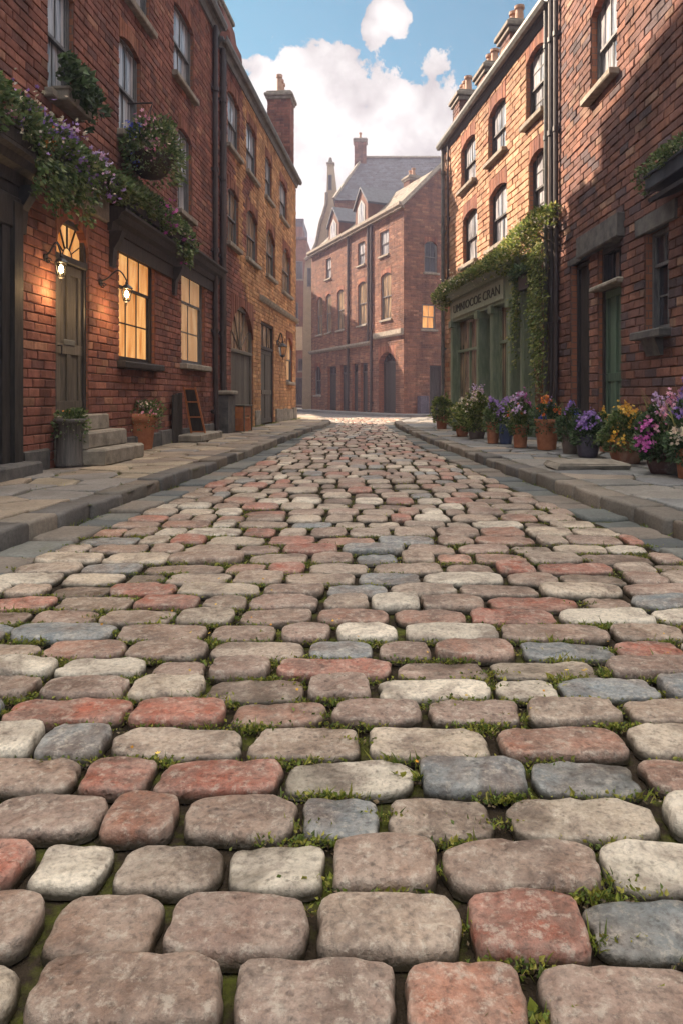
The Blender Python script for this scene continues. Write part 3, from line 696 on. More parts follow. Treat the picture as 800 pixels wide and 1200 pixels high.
# ---- irregular paving by clipped Voronoi cells
def clip(poly, nx, ny, d):       # keep nx*x+ny*y <= d
    out = []
    for i in range(len(poly)):
        a, b = poly[i], poly[(i+1) % len(poly)]; fa = nx*a[0]+ny*a[1]-d; fb = nx*b[0]+ny*b[1]-d
        if fa <= 0: out.append(a)
        if (fa < 0 < fb) or (fb < 0 < fa): t = fa/(fa-fb); out.append((a[0]+(b[0]-a[0])*t, a[1]+(b[1]-a[1])*t))
    return out
def slab_geom(poly, z0, z1, V, F, nb, rough=.012, bev=.014):
    pts = []
    for i in range(len(poly)):
        a, b = poly[i], poly[(i+1) % len(poly)]; L = math.hypot(b[0]-a[0], b[1]-a[1])
        if L < .02: continue
        m = max(2, int(L/.09)); nx, ny = (b[1]-a[1])/L, -(b[0]-a[0])/L
        for k in range(m):
            t = k/m; o = rough*mn.noise(Vector((a[0]+(b[0]-a[0])*t, a[1]+(b[1]-a[1])*t, z1))*7) * (0 if k == 0 else 1)
            pts.append((a[0]+(b[0]-a[0])*t + nx*o, a[1]+(b[1]-a[1])*t + ny*o))
    if len(pts) < 3: return nb
    cx = sum(p[0] for p in pts)/len(pts); cy = sum(p[1] for p in pts)/len(pts); n = len(pts)
    tx, ty = random.gauss(0, .008), random.gauss(0, .008)
    for (q, z) in ((0, z0), (0, z1-bev), (.35, z1-bev*.3), (1.0, z1), (4.5, z1+.002)):
        for (x, y) in pts:
            r = math.hypot(x-cx, y-cy) + 1e-6; s = max(.25, 1 - q*bev/r)
            X = cx+(x-cx)*s; Y = cy+(y-cy)*s; zz = z + (tx*(x-cx)+ty*(y-cy) if z > z0 else 0) + (.006*mn.noise(Vector((X*5, Y*5, 2))) if z > z0 else 0)
            V.append((X, Y, zz))
    V.append((cx, cy, z1+.002+.006*mn.noise(Vector((cx*5, cy*5, 2)))))
    for r in range(4):
        for k in range(n): F.append((nb+r*n+k, nb+r*n+(k+1) % n, nb+(r+1)*n+(k+1) % n, nb+(r+1)*n+k))
    for k in range(n): F.append((nb+4*n+k, nb+4*n+(k+1) % n, nb+5*n))
    return nb + 5*n + 1
def flag_mat(name, cols, warm):
    t = NT(name); c = t.ramp(t.rnd(), [(i/len(cols), k) for i, k in enumerate(cols)], 'CONSTANT')
    f = t.noise(2.6, 7, rough=.7); c = t.mix(1.0, c, t.ramp(f, [(.3,.62),(.7,1.2)]), 'MULTIPLY')
    f2 = t.noise(45, 4, rough=.7); c = t.mix(1.0, c, t.ramp(f2, [(.3,.7),(.6,1.08)]), 'MULTIPLY')
    g = t.noise(1.7, 5, rough=.75); c = t.mix(t.ramp(g, [(.60,0),(.72,.55)]), c, (.10,.11,.04))
    nr = t.bump(t.noise(60, 5, rough=.7), .4, .006); nr = t.bump(t.noise(10, 5), .5, .015, nr)
    return t.done(c, t.ramp(f, [(.3,.55),(.7,.8)]), nr, .35)
M['flag_l'] = flag_mat('buff_flagstone', [(.30,.24,.18),(.36,.30,.22),(.26,.21,.17),(.40,.32,.23),(.24,.22,.20)], 1)
M['flag_r'] = flag_mat('grey_flagstone', [(.22,.21,.19),(.27,.25,.22),(.19,.19,.19),(.30,.25,.20),(.24,.24,.23)], 0)
M['kerb'] = flag_mat('kerb_stone', [(.17,.15,.125),(.24,.205,.165),(.13,.12,.11),(.20,.165,.13)], 0)
M['gutter_stone'] = flag_mat('gutter_slab', [(.13,.14,.13),(.18,.18,.16),(.11,.12,.12),(.20,.17,.14)], 0)
def paving(side, mat):
    K = KL if side < 0 else KR; sites = []; y = .6
    kw = .26
    def xin(y): return interp(K, y) + side*kw
    def xout(y): return wallx(side, y) if (y < (26 if side < 0 else 20.8)) else (wallx(side, 26 if side < 0 else 20.8))
    while y < 29:
        step = .44 if y < 16 else .7
        a, b = xin(y), xout(y); n = max(1, int(abs(b-a)/.46))
        for i in range(n):
            sites.append((a + (b-a)*(i+.5+random.uniform(-.36,.36))/n, y + random.uniform(-.22,.22)))
        y += step
    V = []; F = []; nb = 0
    for i, (x, y) in enumerate(sites):
        poly = [(x-1.2,y-1.2),(x+1.2,y-1.2),(x+1.2,y+1.2),(x-1.2,y+1.2)]; gap = random.uniform(.022,.045)
        for j, (p, q) in enumerate(sites):
            if i == j or abs(q-y) > 2.2 or abs(p-x) > 2.2: continue
            dx, dy = p-x, q-y; L = math.hypot(dx, dy); dx /= L; dy /= L
            poly = clip(poly, dx, dy, dx*(x+p)/2 + dy*(y+q)/2 - gap/2)
            if len(poly) < 3: break
        if len(poly) < 3: continue
        # keep between kerb and wall
        y0, y1 = y-.6, y+.6
        for fn, sg in ((xin, -side), (xout, side)):
            ax, bx = fn(y0), fn(y1); nx, ny = (y1-y0), -(bx-ax); L = math.hypot(nx, ny); nx, ny = nx/L*sg, ny/L*sg
            poly = clip(poly, nx, ny, nx*ax + ny*y0 - (.008 if fn is xin else -.01))
            if len(poly) < 3: break
        if len(poly) < 3: continue
        nb = slab_geom(poly, .03, PAVE + random.uniform(-.012,.008), V, F, nb, .02, .016)
    me = bpy.data.meshes.new('flags'); me.from_pydata(V, [], F)
    tag(link_mesh('pavement_flagstones', me, mat, smooth=True), kind='structure')
    strip('pavement_bed', [.3+.5*i for i in range(58)], (lambda y: interp(K, y)+side*.02), (lambda y: xout(y)-side*.0), PAVE-.03, M['joint'])
    return sites
def joint_mat():
    t = NT('pavement_joint'); g = t.noise(50, 4); f = t.noise(3, 5)
    c = t.mix(t.ramp(f, [(.40,0),(.52,1)]), t.mix(g, (.02,.016,.012), (.06,.05,.035)), t.mix(g, (.05,.07,.018), (.16,.18,.035)))
    return t.done(c, .95, t.bump(g, 1, .01), .1)
M['joint'] = joint_mat()
SL = paving(-1, M['flag_l']); SR = paving(1, M['flag_r'])
def along(K, off, y0=0.3, lim=None):
    """walk a kerb line, yielding points with arc length"""
    pts = []
    for (a, b) in zip(K[:-1], K[1:]):
        L = math.hypot(b[0]-a[0], b[1]-a[1]); n = max(1, int(L/.05)); d = ((b[0]-a[0])/L, (b[1]-a[1])/L)
        for k in range(n): t = k/n; pts.append((a[0]+(b[0]-a[0])*t, a[1]+(b[1]-a[1])*t, d[0], d[1]))
    out = []; sm = 14
    for i in range(len(pts)):
        q = pts[max(0,i-sm):i+sm+1]; out.append(tuple(sum(p[k] for p in q)/len(q) for k in range(4)))
    return [p for p in out if p[1] > y0]
def kerbs(K, side, name, w0, w1, z0, z1, lo, hi, mat, lim, lean=0):
    V = []; F = []; nb = 0; P = along(K, 0); i = 0
    while i < len(P)-12:
        n = int(random.uniform(lo, hi)/.05); j = min(i+n, len(P)-1); a, b = P[i], P[j]
        if a[1] > lim: break
        def off(p, o, s=0): return (p[0] + side*p[3]*o, p[1] - side*p[2]*o)
        f0, f1 = w0+random.uniform(-.025,.03), w0+random.uniform(-.025,.03)
        A = off(a, f0); B = off(b, f1); C_ = off(b, w1); D = off(a, w1)
        g = .012; L = math.hypot(B[0]-A[0], B[1]-A[1]); ux, uy = (B[0]-A[0])/L*g, (B[1]-A[1])/L*g
        poly = [(A[0]+ux,A[1]+uy),(B[0]-ux,B[1]-uy),(C_[0]-ux,C_[1]-uy),(D[0]+ux,D[1]+uy)]
        nb = slab_geom(poly, z0, z1+random.uniform(-.018,.016), V, F, nb, .035, .026)
        i = j
    me = bpy.data.meshes.new(name); me.from_pydata(V, [], F); tag(link_mesh(name, me, mat, smooth=True), kind='structure')
kerbs(KL, -1, 'kerb', 0, .25, -.02, PAVE, .38, .75, M['kerb'], 45); kerbs(KR, 1, 'kerb', 0, .25, -.02, PAVE, .38, .75, M['kerb'], 31)
kerbs(KL, -1, 'gutter_setts', -.33, -.015, -.02, .022, .3, .55, M['gutter_stone'], 45); kerbs(KR, 1, 'gutter_setts', -.33, -.015, -.02, .022, .3, .55, M['gutter_stone'], 31)
# pavement in front of the far building
KF = [(9,31.6),(4.5,32.3),(2.2,32.6),(1.1,33.5),(-.6,37),(-4.4,45.6),(-9,55)]
def far_pave():
    P = []; n = len(KF)
    inner = [(9,38),(6,36.5),(2.6,34.4),(2.02,34.0),(.2,38),(-3.4,46),(-7,54)]
    for a, b in zip(KF, inner): P += [(a[0],a[1],-.02),(a[0],a[1],.12),(b[0],b[1],.12)]
    F = []
    for i in range(n-1): F += [(3*i,3*i+3,3*i+4,3*i+1),(3*i+1,3*i+4,3*i+5,3*i+2)]
    me = bpy.data.meshes.new('pavement'); me.from_pydata(P, [], F); tag(link_mesh('pavement', me, M['flag_r']), kind='structure')
far_pave()
MB().add([(-1.6,24,.1),(-14,24,.1),(-14,42,.1),(-5.7,42,.1),(-2.9,34,.1),(-1.9,29,.1)], [(0,1,2,3,4,5)]).build('pavement', M['flag_l'])['kind'] = 'structure'
MB().add([(1.3,20.3,.1),(9,20.3,.1),(14,31.5,.1),(9,30.3,.1),(4.1,28.8,.1),(1.9,27,.1),(1.3,24,.1)], [tuple(range(7))]).build('pavement', M['flag_r'])['kind'] = 'structure'

# ================================================================== LEFT HOUSE, NEAR
ch = .105
A1 = thing('brick_house', L1.w(0,0,0), 'tall dark red brick house with lantern lit door, on the left nearest the camera', 'house', 'brick houses lining the street')
UL = L1.U
d = door(L1, A1, UL(66), UL(104), .73, 2.60, 'wood_grey', 'frame_dark', .06, 4, panels=True, rise=.38, band=.105, fan=.60, fanpane='lit', letter=True, label='grey panelled door under a lit arched fanlight')
window(L1, A1, UL(140), UL(182), 1.47, 3.15, None, cols=3, rows=(2,1), pane='lit', frame='frame_dark', sill='wood_dark', sillw=.10, label='lamplit window beside the door')
window(L1, A1, UL(213), UL(240), 1.55, 3.35, None, cols=2, rows=(2,1), pane='lit_dim', frame='frame_grey', sill='stone', sillw=.10, label='dim lamplit window near the downpipes')
for (a, b, z0, z1, p) in ((57,87,4.5,5.95,'pane'), (140,165,4.85,6.35,'pane'), (209,225,4.45,5.95,'pane'), (146,176,6.95,8.2,'pane'), (204,227,6.85,8.2,'pane'), (60,88,6.95,8.2,'pane')):
    window(L1, A1, UL(a), UL(b), z0, z1, rise=.10, pane=p, frame='frame_grey', cols=2, rows=(1,1))
for (a, b) in ((2.6, 4.2),):
    for z in (4.5, 6.95): window(L1, A1, a, a+.9, z, z+1.4, rise=.10, cols=2, rows=(1,1))
# lintel over the door is cut into the wall
L1.open.append(dict(u0=UL(68), u1=UL(124), z0=snap(3.32), z1=snap(3.32)+3*ch))
zl = snap(3.32)
# shopfront bay cut
L1.open.append(dict(u0=3.6, u1=UL(17), z0=0, z1=snap(2.95)))
wall_part('wall', A1, L1, 2.4, L1.L-.02, 0, 9.0, M['brick_l1'], M['mortar'], ch, .27, prot=.008)
MB().bbox(L1, UL(68)+.004, UL(124)-.004, -.1, .05, zl+.003, zl+3*ch-.003, .02, j=.006).build('lintel', M['stone'], A1)
for (a, b, z) in ((3.3, UL(30), 3.42), (UL(126), UL(207), 3.52), (UL(205), UL(254), 3.68)):
    cm = MB().prof(L1, [(0,z-.24),(.06,z-.24),(.08,z-.12),(.16,z-.08),(.20,z-.0),(.26,z+.03),(.26,z+.07),(0,z+.12)], a, b)
    cm.box(L1, a+.06, b-.06, 0, .035, z-.46, z-.245); cm.build('cornice', M['wood_dark'], A1)
for u, z in ((UL(130), 3.28), (UL(203), 3.28), (UL(28)-.1, 3.2)):
    MB().prof(L1, [(0,z-.5),(.05,z-.5),(.07,z-.25),(.15,z-.12),(.19,z),(0,z)], u-.06, u+.07).build('corbel', M['iron'], A1)
# dark timber shopfront at the near end
sf = MB(); e = UL(17)
sf.bbox(L1, e-.16, e, -.1, .10, .0, 3.0, .02); sf.bbox(L1, e-.32, e-.18, -.12, .06, .0, 3.0, .01); sf.bbox(L1, 3.6, e-.33, -.15, .04, .13, .75, .01)
sf.bbox(L1, 3.6, e, -.1, .08, 2.7, 3.05, .02); sf.bbox(L1, e-.9, e-.82, -.12, .03, .75, 2.7, .01); sf.bbox(L1, e-1.7, e-1.62, -.12, .03, .75, 2.7, .01)
sf.bbox(L1, e-.03, e+.09, -.05, .05, .0, 3.05, .012)
so = sf.build('shopfront', M['wood_dark'], A1, )
MB().add([L1.w(3.6,-.1,.75), L1.w(e-.3,-.1,.75), L1.w(e-.3,-.1,2.7), L1.w(3.6,-.1,2.7)], [(0,1,2,3)]).build('pane', M['pane_dark'], so, recalc=False)
MB().bbox(L1, 3.5, e+.05, -.2, .28, .02, .27, .02, j=.008).build('shopfront_step', M['stone_dark'], A1)
# plinth
pl = MB(); u = e+.12
while u < L1.L-.2:
    w = random.uniform(.45, .8); q = min(u+w, L1.L-.2)
    if not (q > UL(66)-.05 and u < UL(104)+.05): pl.bbox(L1, u+.006, q-.006, -.02, .045+random.uniform(0,.02), .1, .36+random.uniform(-.02,.02), .015, j=.005)
    u = q
pl.build('plinth', M['stone_dark'], A1)
downpipe(A1, L1, UL(249), .07, PAVE, 9.0, .055)
ev = MB(); ev.prof(L1, [(0,8.96),(.04,8.96),(.07,9.08),(.11,9.12),(.11,9.24),(0,9.27)], 2.4, L1.L); ev.prof(L1, [(.11,9.18),(.13,9.11),(.20,9.11),(.24,9.18),(.24,9.24),(.215,9.24),(.20,9.15),(.14,9.15),(.13,9.24)], 2.4, L1.L)
ev.build('gutter', M['gutter'], A1)
shell(A1, L1, 5.2, 9.3, 3.2, 2.4)
WH = Fac((-9.8,0.5), (-9.8,22.3), 1)  # unseen building added to throw shadow on the near right wall
WB = thing('shade_block', (-9.8,0.5,0), 'tall brick warehouse added unseen behind the left hand houses to shade the right wall', 'shade_block')
for k in range(6):
    for z in (10.5, 14): window(WH, WB, 2+3.3*k, 3.2+3.3*k, z, z+1.8, rise=.15, cols=2, rows=(1,1), ch=.21)
wall_part('wall', WB, WH, 0, WH.L, 0, 17.2, M['brick_l1'], M['mortar'], .21, .6)
shell(WB, WH, 7.5, 17.2, 4.2)

# ================================================================== LEFT HOUSE, FAR
A2 = thing('brick_house', L2.w(0,0,0), 'brick house with ochre orange glow painted in, on the left past the pair of downpipes', 'house', 'brick houses lining the street')
U2 = L2.U
for (a, b, z0, z1) in ((267,281,6.95,8.25),(289,301,6.95,8.25),(311,319,6.95,8.2),(328,336.5,6.95,8.2)):
    window(L2, A2, U2(a), U2(b), z0, z1, rise=.14, cols=2, rows=(1,1), pane='pane')
for (a, b, z0, z1, r) in ((267,280,4.6,6.0,.14),(289,302,4.6,6.0,.2),(312,322.5,4.6,6.1,.4),(331,341,4.5,6.1,.4)):
    window(L2, A2, U2(a), U2(b), z0, z1, rise=r, cols=2, rows=(1,1), pane='pane_wood')
door(L2, A2, U2(271), U2(297), .14, 2.05, 'wood_grey', 'wood_grey', .07, 7, panels=False, rise=.75, band=.21, fan=1.25, fanpane='pane_wood', label='wide grey boarded door under a tall round arch', framew=.11)
door(L2, A2, U2(306), U2(321), .14, 2.35, 'wood_grey', 'frame_dark', .07, 4, fan=.75, fanpane='pane_wood', panels=True, label='narrow weathered door with a tall light above')
window(L2, A2, U2(335.5), U2(343), 1.45, 3.05, rise=.4, cols=2, rows=(1,1), pane='lit_dim', frame='frame_grey', label='small arched window with a warm light in it')
wsplit = U2(287)
def tone(c):  # picks where the painted glow begins along the wall
    u = (c - np.array(L2.p)) @ np.array(L2.u); z = c[:, 2]
    nz = np.array([mn.noise(Vector((a*.9, b*.8, 1.0))) for a, b in zip(u, z)])
    return np.where((u + nz*2.2 + z*0.10) < wsplit + .3, 4, 0)
wall_part('wall', A2, L2, .02, L2.L-.0, 0, 8.94, M['brick_l2'], M['mortar_pale'], ch, .30, bset=tone)
bd = MB(); bd.prof(L2, [(0,3.7),(.06,3.7),(.10,3.76),(.12,3.84),(0,3.88)], U2(304), L2.L+.1); bd.build('string_course', M['stone'], A2)
ev = MB(); ev.prof(L2, [(0,8.78),(.04,8.78),(.07,8.88),(.10,8.92),(.10,9.02),(0,9.05)], 0.02, L2.L+.08); ev.prof(L2, [(.10,8.97),(.12,8.90),(.18,8.90),(.22,8.97),(.22,9.03),(.20,9.03),(.185,8.94),(.13,8.94),(.12,9.03)], .02, L2.L+.1)
ev.build('gutter', M['gutter'], A2)
downpipe(A2, L2, .16, .08, PAVE+.0, 8.8, .06); downpipe(A2, L2, .42, .06, PAVE+.5, 8.8, .035, kick=False)
MB().bbox(L2, .02, .62, .0, .24, PAVE, 1.0, .02, j=.006).build('pier', M['stone_dark'], A2)
MB().bbox(L2, -.02, .68, .0, .30, 1.0, 1.09, .02).build('pier_cap', M['stone'], A2)
pl = MB(); u = .8
while u < L2.L:
    w = random.uniform(.45, .8); q = min(u+w, L2.L)
    if not (q > U2(271)-.05 and u < U2(297)+.05) and not (q > U2(306)-.05 and u < U2(321)+.05): pl.bbox(L2, u+.006, q-.006, -.02, .04+random.uniform(0,.02), .1, .55+random.uniform(-.05,.02), .015, j=.006)
    u = q
pl.build('plinth', M['stone'], A2)
shell(A2, L2, 5.4, 8.95, 1.7)
# far end wall of this house is seen edge-on: brick it
E2 = Fac(L2.w(L2.L,0,0).xy, L2.w(L2.L,-5.4,0).xy, -1)
if E2.n.y < 0: E2 = Fac(L2.w(L2.L,0,0).xy, L2.w(L2.L,-5.4,0).xy, 1)
wall_part('wall', A2, E2, 0.0, 5.4, 0, 8.9, M['brick_l2'], M['mortar_pale'], .105, .3)
chimney(A2, L2, L2.L-1.35, L2.L-.55, -.80, .02, 9.06, 11.55, 3, 'brick_l1', ph=.6)
# stepped stack at the party wall
chimney(A2, L2, 1.5, 2.7, -1.15, -.42, 8.7, 10.6, 2, 'brick_l1', ph=.4)
st = MB(); st.prof(L2, [(-.40,8.7),(.0,8.7),(.0,9.25),(-.08,9.5),(-.12,9.9),(-.24,10.1),(-.30,10.5),(-.40,10.6)], 1.52, 2.68); st.build('chimney_shoulder', M['brick_l1'], A2)

# ================================================================== RIGHT HOUSE, NEAR
B1 = thing('brick_house', R1.w(0,0,0), 'plum red brick house with green door, on the right nearest the camera', 'house', 'brick houses lining the street')
UR = R1.U; c1 = .12
window(R1, B1, UR(783), UR(755), 1.8, 3.15, None, cols=2, rows=(2,1), pane='pane_dark', frame='frame_grey', setb=.10, ch=c1, sill='stone_dark', sillw=.14, lintel=('stone_dark', .24, .22), label='tall dark sash window with a slate sill')
window(R1, B1, UR(722), UR(692), 5.76, 7.2, rise=.12, band=.24, cols=2, rows=(1,1), pane='pane', frame='frame_grey', setb=.10, ch=c1, sill='stone', sillw=.12, label='upper window with pale curtains')
window(R1, B1, UR(800)-2.6, UR(800)-1.2, 5.76, 7.2, rise=.12, band=.24, ch=c1); 
door(R1, B1, UR(727), UR(700), .24, 2.6, 'wood_green', 'frame_dark', .10, 5, ch=c1, fan=.58, fanpane='pane_dark', label='faded green plank door', panels=True)
door(R1, B1, UR(690), UR(668), .24, 3.2, 'wood_dark', 'frame_dark', .14, 4, ch=c1, label='dark doorway beside the downpipe')
zl = snap(3.18, c1)+c1*0
lo = [o for o in R1.open if abs(o['u0']-UR(727)) < .01][0]['z1']
R1.open.append(dict(u0=UR(731), u1=UR(682), z0=lo, z1=lo+2*c1+c1))
R1.open.append(dict(u0=UR(693), u1=UR(665), z0=[o for o in R1.open if abs(o['u0']-UR(690)) < .01][0]['z1'], z1=[o for o in R1.open if abs(o['u0']-UR(690)) < .01][0]['z1']+c1))
wall_part('wall', B1, R1, 2.2, R1.L+.0, 0, 10.2, M['brick_r1'], M['mortar'], c1, .33, gap=.015, prot=.016)
lm = MB(); lm.bbox(R1, UR(731)+.004, UR(682)-.004, -.1, .11, lo+.003, lo+3*c1-.003, .02, j=.012)
z = R1.open[-1]['z0']; lm.bbox(R1, UR(693)+.004, UR(665)-.004, -.2, .012, z+.003, z+c1-.003, .01, j=.004); lm.build('lintel', M['stone_dark'], B1)
MB().bbox(R1, UR(730), UR(697), -.16, .10, 2.6, 2.68, .02, j=.006).build('door_head', M['stone'], B1)
MB().prof(R1, [(.0,1.72-.02),(.12,1.70),(.04,1.48),(0,1.48)], UR(777), UR(760)).build('sill_bracket', M['stone_dark'], B1)
hd = MB(); hd.prof(R1, [(0,3.42),(.34,3.30),(.36,3.34),(0,3.48)], UR(800)-1.2, UR(792)); hd.build('door_hood', M['slate'], B1)
ev = MB(); ev.prof(R1, [(0,10.15),(.1,10.2),(.16,10.25),(.18,10.4),(0,10.42)], 2.2, R1.L); ev.build('gutter', M['gutter'], B1)
downpipe(B1, R1, R1.L-.10, .08, PAVE, 10.1, .06); downpipe(B1, R1, R1.L-.33, .07, PAVE, 10.1, .045)
shell(B1, R1, 8.0, 10.3, 3.2, 2.2)

# ================================================================== RIGHT HOUSE WITH THE SHOP
B2 = thing('brick_house', R2.w(0,0,0), 'sunlit sandstone coloured terrace with the green shopfront', 'house', 'brick houses lining the street')
UQ = R2.U; c2 = .14
for (a, b, z0, z1, lbl) in ((540,556.5,6.64,7.85,None),(572,592,6.6,7.9,None),(616,638,6.62,7.95,None),(542,558.5,4.5,5.9,None),(573,593.5,4.45,5.95,None),(619.5,640,4.5,5.85,None)):
    window(R2, B2, UQ(b), UQ(a), z0, z1, rise=.13, band=.28, cols=2, rows=(1,1) if a < 600 else (2,2), pane='pane', frame='frame_dark', setb=.09, ch=c2, sill='stone', sillw=.10)
# shop opening in the wall
US = lambda p: R2.Uo(p, .22)
su0, su1 = US(614), US(528)
R2.open.append(dict(u0=su0+.15, u1=su1-.1, z0=0, z1=snap(3.1, c2)))
R2.open.append(dict(u0=UQ(640), u1=UQ(629.5), z0=0.14, z1=snap(2.7, c2)))
wall_part('wall', B2, R2, .0, R2.L, 0, 8.45, M['brick_r2'], M['mortar_pale'], c2, .36, gap=.018, prot=.02)
dd = MB(); dd.box(R2, UQ(640), UQ(629.5), -.26, -.2, .14, 2.7); dd.build('door', M['wood_dark'], B2)
sh = MB()
def pil(u, w=.2): sh.bbox(R2, u, u+w, -.05, .24, .1, 3.05, .02); sh.bbox(R2, u+.04, u+w-.04, .235, .255, .8, 2.8, .008); sh.bbox(R2, u-.02, u+w+.02, -.04, .28, .1, .5, .02); sh.bbox(R2, u-.02, u+w+.02, -.04, .30, 2.85, 3.05, .02)
U_ = [su0, US(598)-.05, US(578), US(560)-.1, su1-.22]
for u in U_: pil(u, .2)
sh.bbox(R2, su0+.2, U_[1], -.1, .16, .1, .75, .01)
for a, b in ((U_[1]+.2, U_[2]), (U_[3]+.2, U_[4])):
    sh.bbox(R2, a, b, -.1, .16, .1, .8, .01); sh.bbox(R2, a+.08, b-.08, .158, .175, .2, .7, .01)
    sh.bbox(R2, a, a+.06, .0, .1, .8, 2.9, .008); sh.bbox(R2, b-.06, b, .0, .1, .8, 2.9, .008); sh.bbox(R2, a+.06, b-.06, .0, .1, 2.15, 2.22, .008); sh.bbox(R2, a+.06, b-.06, .0, .1, .8, .88, .008)
    m = (a+b)/2; sh.bbox(R2, m-.025, m+.025, .01, .09, .88, 2.9, .006)
sh.bbox(R2, su0+.2, U_[1], .0, .1, 1.9, 1.98, .008); sh.bbox(R2, (su0+.2+U_[1])/2-.03, (su0+.2+U_[1])/2+.03, .0, .1, .75, 2.95, .008)
sh.bbox(R2, su0-.03, su1+.03, -.02, .24, 3.0, 3.62, .01)
sh.prof(R2, [(0,3.60),(.30,3.60),(.34,3.66),(.42,3.69),(.44,3.76),(0,3.84)], su0-.08, su1+.08)
so = sh.build('shopfront', M['shop_green'], B2)
for a, b, z0 in ((U_[1]+.2, U_[2], .8), (U_[3]+.2, U_[4], .8), (su0+.2, U_[1], .75)):
    MB().add([R2.w(a,.04,z0), R2.w(b,.04,z0), R2.w(b,.04,2.98), R2.w(a,.04,2.98)], [(0,1,2,3)]).build('pane', M['pane_wood'], so, recalc=False)
sd = MB(); a, b = U_[2]+.2, U_[3]
for i in range(4): sd.bbox(R2, a+(b-a)*i/4+.004, a+(b-a)*(i+1)/4-.004, -.22, -.17, .16, 2.35, .006)
sd.bbox(R2, a, b, -.17, -.15, .2, .4, .006); sd.bbox(R2, a, b, -.17, -.15, 1.1, 1.25, .006); sd.bbox(R2, a, b, -.24, -.14, 2.35, 2.45, .006)
sdo = sd.build('shop_door', M['wood_dark'], B2); MB().add([R2.w(a,-.2,2.45), R2.w(b,-.2,2.45), R2.w(b,-.2,3.0), R2.w(a,-.2,3.0)], [(0,1,2,3)]).build('pane', M['pane_dark'], sdo, recalc=False)
ev = MB(); ev.prof(R2, [(0,8.20),(.03,8.20),(.06,8.32),(.09,8.34),(.10,8.50),(0,8.54)], 0.0, R2.L+.12)
ev.build('eaves', M['wood_dark'], B2)
g = MB(); g.prof(R2, [(.10,8.44),(.12,8.37),(.20,8.37),(.24,8.44),(.24,8.51),(.215,8.51),(.20,8.41),(.13,8.41),(.12,8.51)], 0.0, R2.L+.15)
g.build('gutter', M['gutter'], B2)
downpipe(B2, R2, R2.L-.06, .08, PAVE, 8.3, .05, 'gutter'); downpipe(B2, R2, R2.L-.55, .06, 3.9, 8.3, .03, kick=False); downpipe(B2, R2, .14, .10, PAVE, 8.4, .04, 'gutter')
shell(B2, R2, 7.5, 8.6, 3.0)
E4 = Fac(R2.w(R2.L,0,0).xy, R2.w(R2.L,-7.5,0).xy, 1)
if E4.n.y < 0: E4 = Fac(R2.w(R2.L,0,0).xy, R2.w(R2.L,-7.5,0).xy, -1)
wall_part('wall', B2, E4, 0.0, 7.5, 0, 8.5, M['brick_r2'], M['mortar_pale'], .14, .36)
for (yc, zt_, npot) in ((19.7, 9.25, 3), (17.45, 8.95, 2), (15.8, 9.1, 2)):
    uc = (yc-13.1)/.989; chimney(B2, R2, uc-.35, uc+.35, -.60, -.02, 8.56, zt_, npot, 'brick_r1', ph=.42)
# the shop's name board
sg = thing('shop_sign', R2.w(US(590), .25, 3.28), 'pale sage name board above the green shop window', 'sign')
MB().bbox(R2, US(592), US(531), .242, .275, 3.08, 3.52, .012).build('board', M['shop_board'], sg)
cu = bpy.data.curves.new('lettering', 'FONT'); cu.body = 'UMNIOCOE CRAN'; cu.size = .30; cu.extrude = .006; cu.align_x = 'CENTER'; cu.align_y = 'CENTER'; cu.space_character = 1.02
cu.materials.append(M['letter']); to = bpy.data.objects.new('lettering', cu); COL.objects.link(to); to.parent = sg
ctr = R2.w((US(592)+US(531))/2, .283, 3.30); X = -R2.u; Z = Vector((0,0,1)); Y = R2.n; to = text_mesh(to)
mat4 = Matrix((( X.x, Z.x, Y.x, 0), (X.y, Z.y, Y.y, 0), (X.z, Z.z, Y.z, 0), (0,0,0,1)))
to.matrix_local = Matrix.Translation(ctr - ORG[sg.name]) @ mat4 @ Matrix.Diagonal((1.45, 1.0, 1.0, 1.0))

# ================================================================== FAR CORNER HOUSE
C1 = thing('brick_house', FF.w(0,0,0), 'salmon brick corner house with dormers where the street bends', 'house', 'brick houses lining the street')
UF = FF.U
def wf(a, b, z0, z1, **k): window(FF, C1, UF(b) if UF(a) > UF(b) else UF(a), UF(a) if UF(a) > UF(b) else UF(b), z0, z1, **k)
for (a, b) in ((446,458),(419,429),(395,403),(382,388.5),(371.5,378)): wf(a, b, 4.9, 7.3, rise=.15, band=.21, cols=2, rows=(1,1), pane='pane_wood', frame='frame_grey')
for (a, b) in ((445,455),(419,427),(382,388)): wf(a, b, 8.3, 9.6, rise=None, cols=2, rows=(1,1), pane='pane', frame='frame_grey')
for (a, b, l) in ((443,463,1),): door(FF, C1, UF(b), UF(a), .14, 2.7, 'wood_dark', 'frame_dark', .35, 6, rise=.5, band=.315, fan=.6, fanpane='pane_dark', label='deep arched entrance at the corner')
for (a, b) in ((422,430),(412,419),(399,406),(384,394)): door(FF, C1, UF(b), UF(a), .14, 2.3, 'wood_dark', 'frame_dark', .2, 4, fan=.55, fanpane='pane_dark')
wf(369, 376, 1.0, 2.9, rise=.4, cols=2, rows=(1,1), pane='pane_dark')
wall_part('wall', C1, FF, 0, FF.L, 0, 10.35, M['brick_f'], M['mortar_pale'], .105*1, .36)
bd = MB(); bd.prof(FF, [(0,3.75),(.12,3.75),(.22,3.86),(.22,3.95),(0,4.0)], UF(437)+.1, FF.L); bd.prof(FF, [(0,4.0),(.14,4.0),(.18,4.08),(.18,4.3),(0,4.34)], .02, UF(440)); bd.build('string_course', M['stone'], C1)
ev = MB(); ev.prof(FF, [(0,10.2),(.16,10.25),(.3,10.35),(.3,10.5),(0,10.5)], -.05, FF.L+.1); ev.build('gutter', M['stone'], C1)
for px in (436, 432.5, 409): downpipe(C1, FF, UF(px), .08, PAVE if px != 432.5 else 3.9, 10.2, .07)
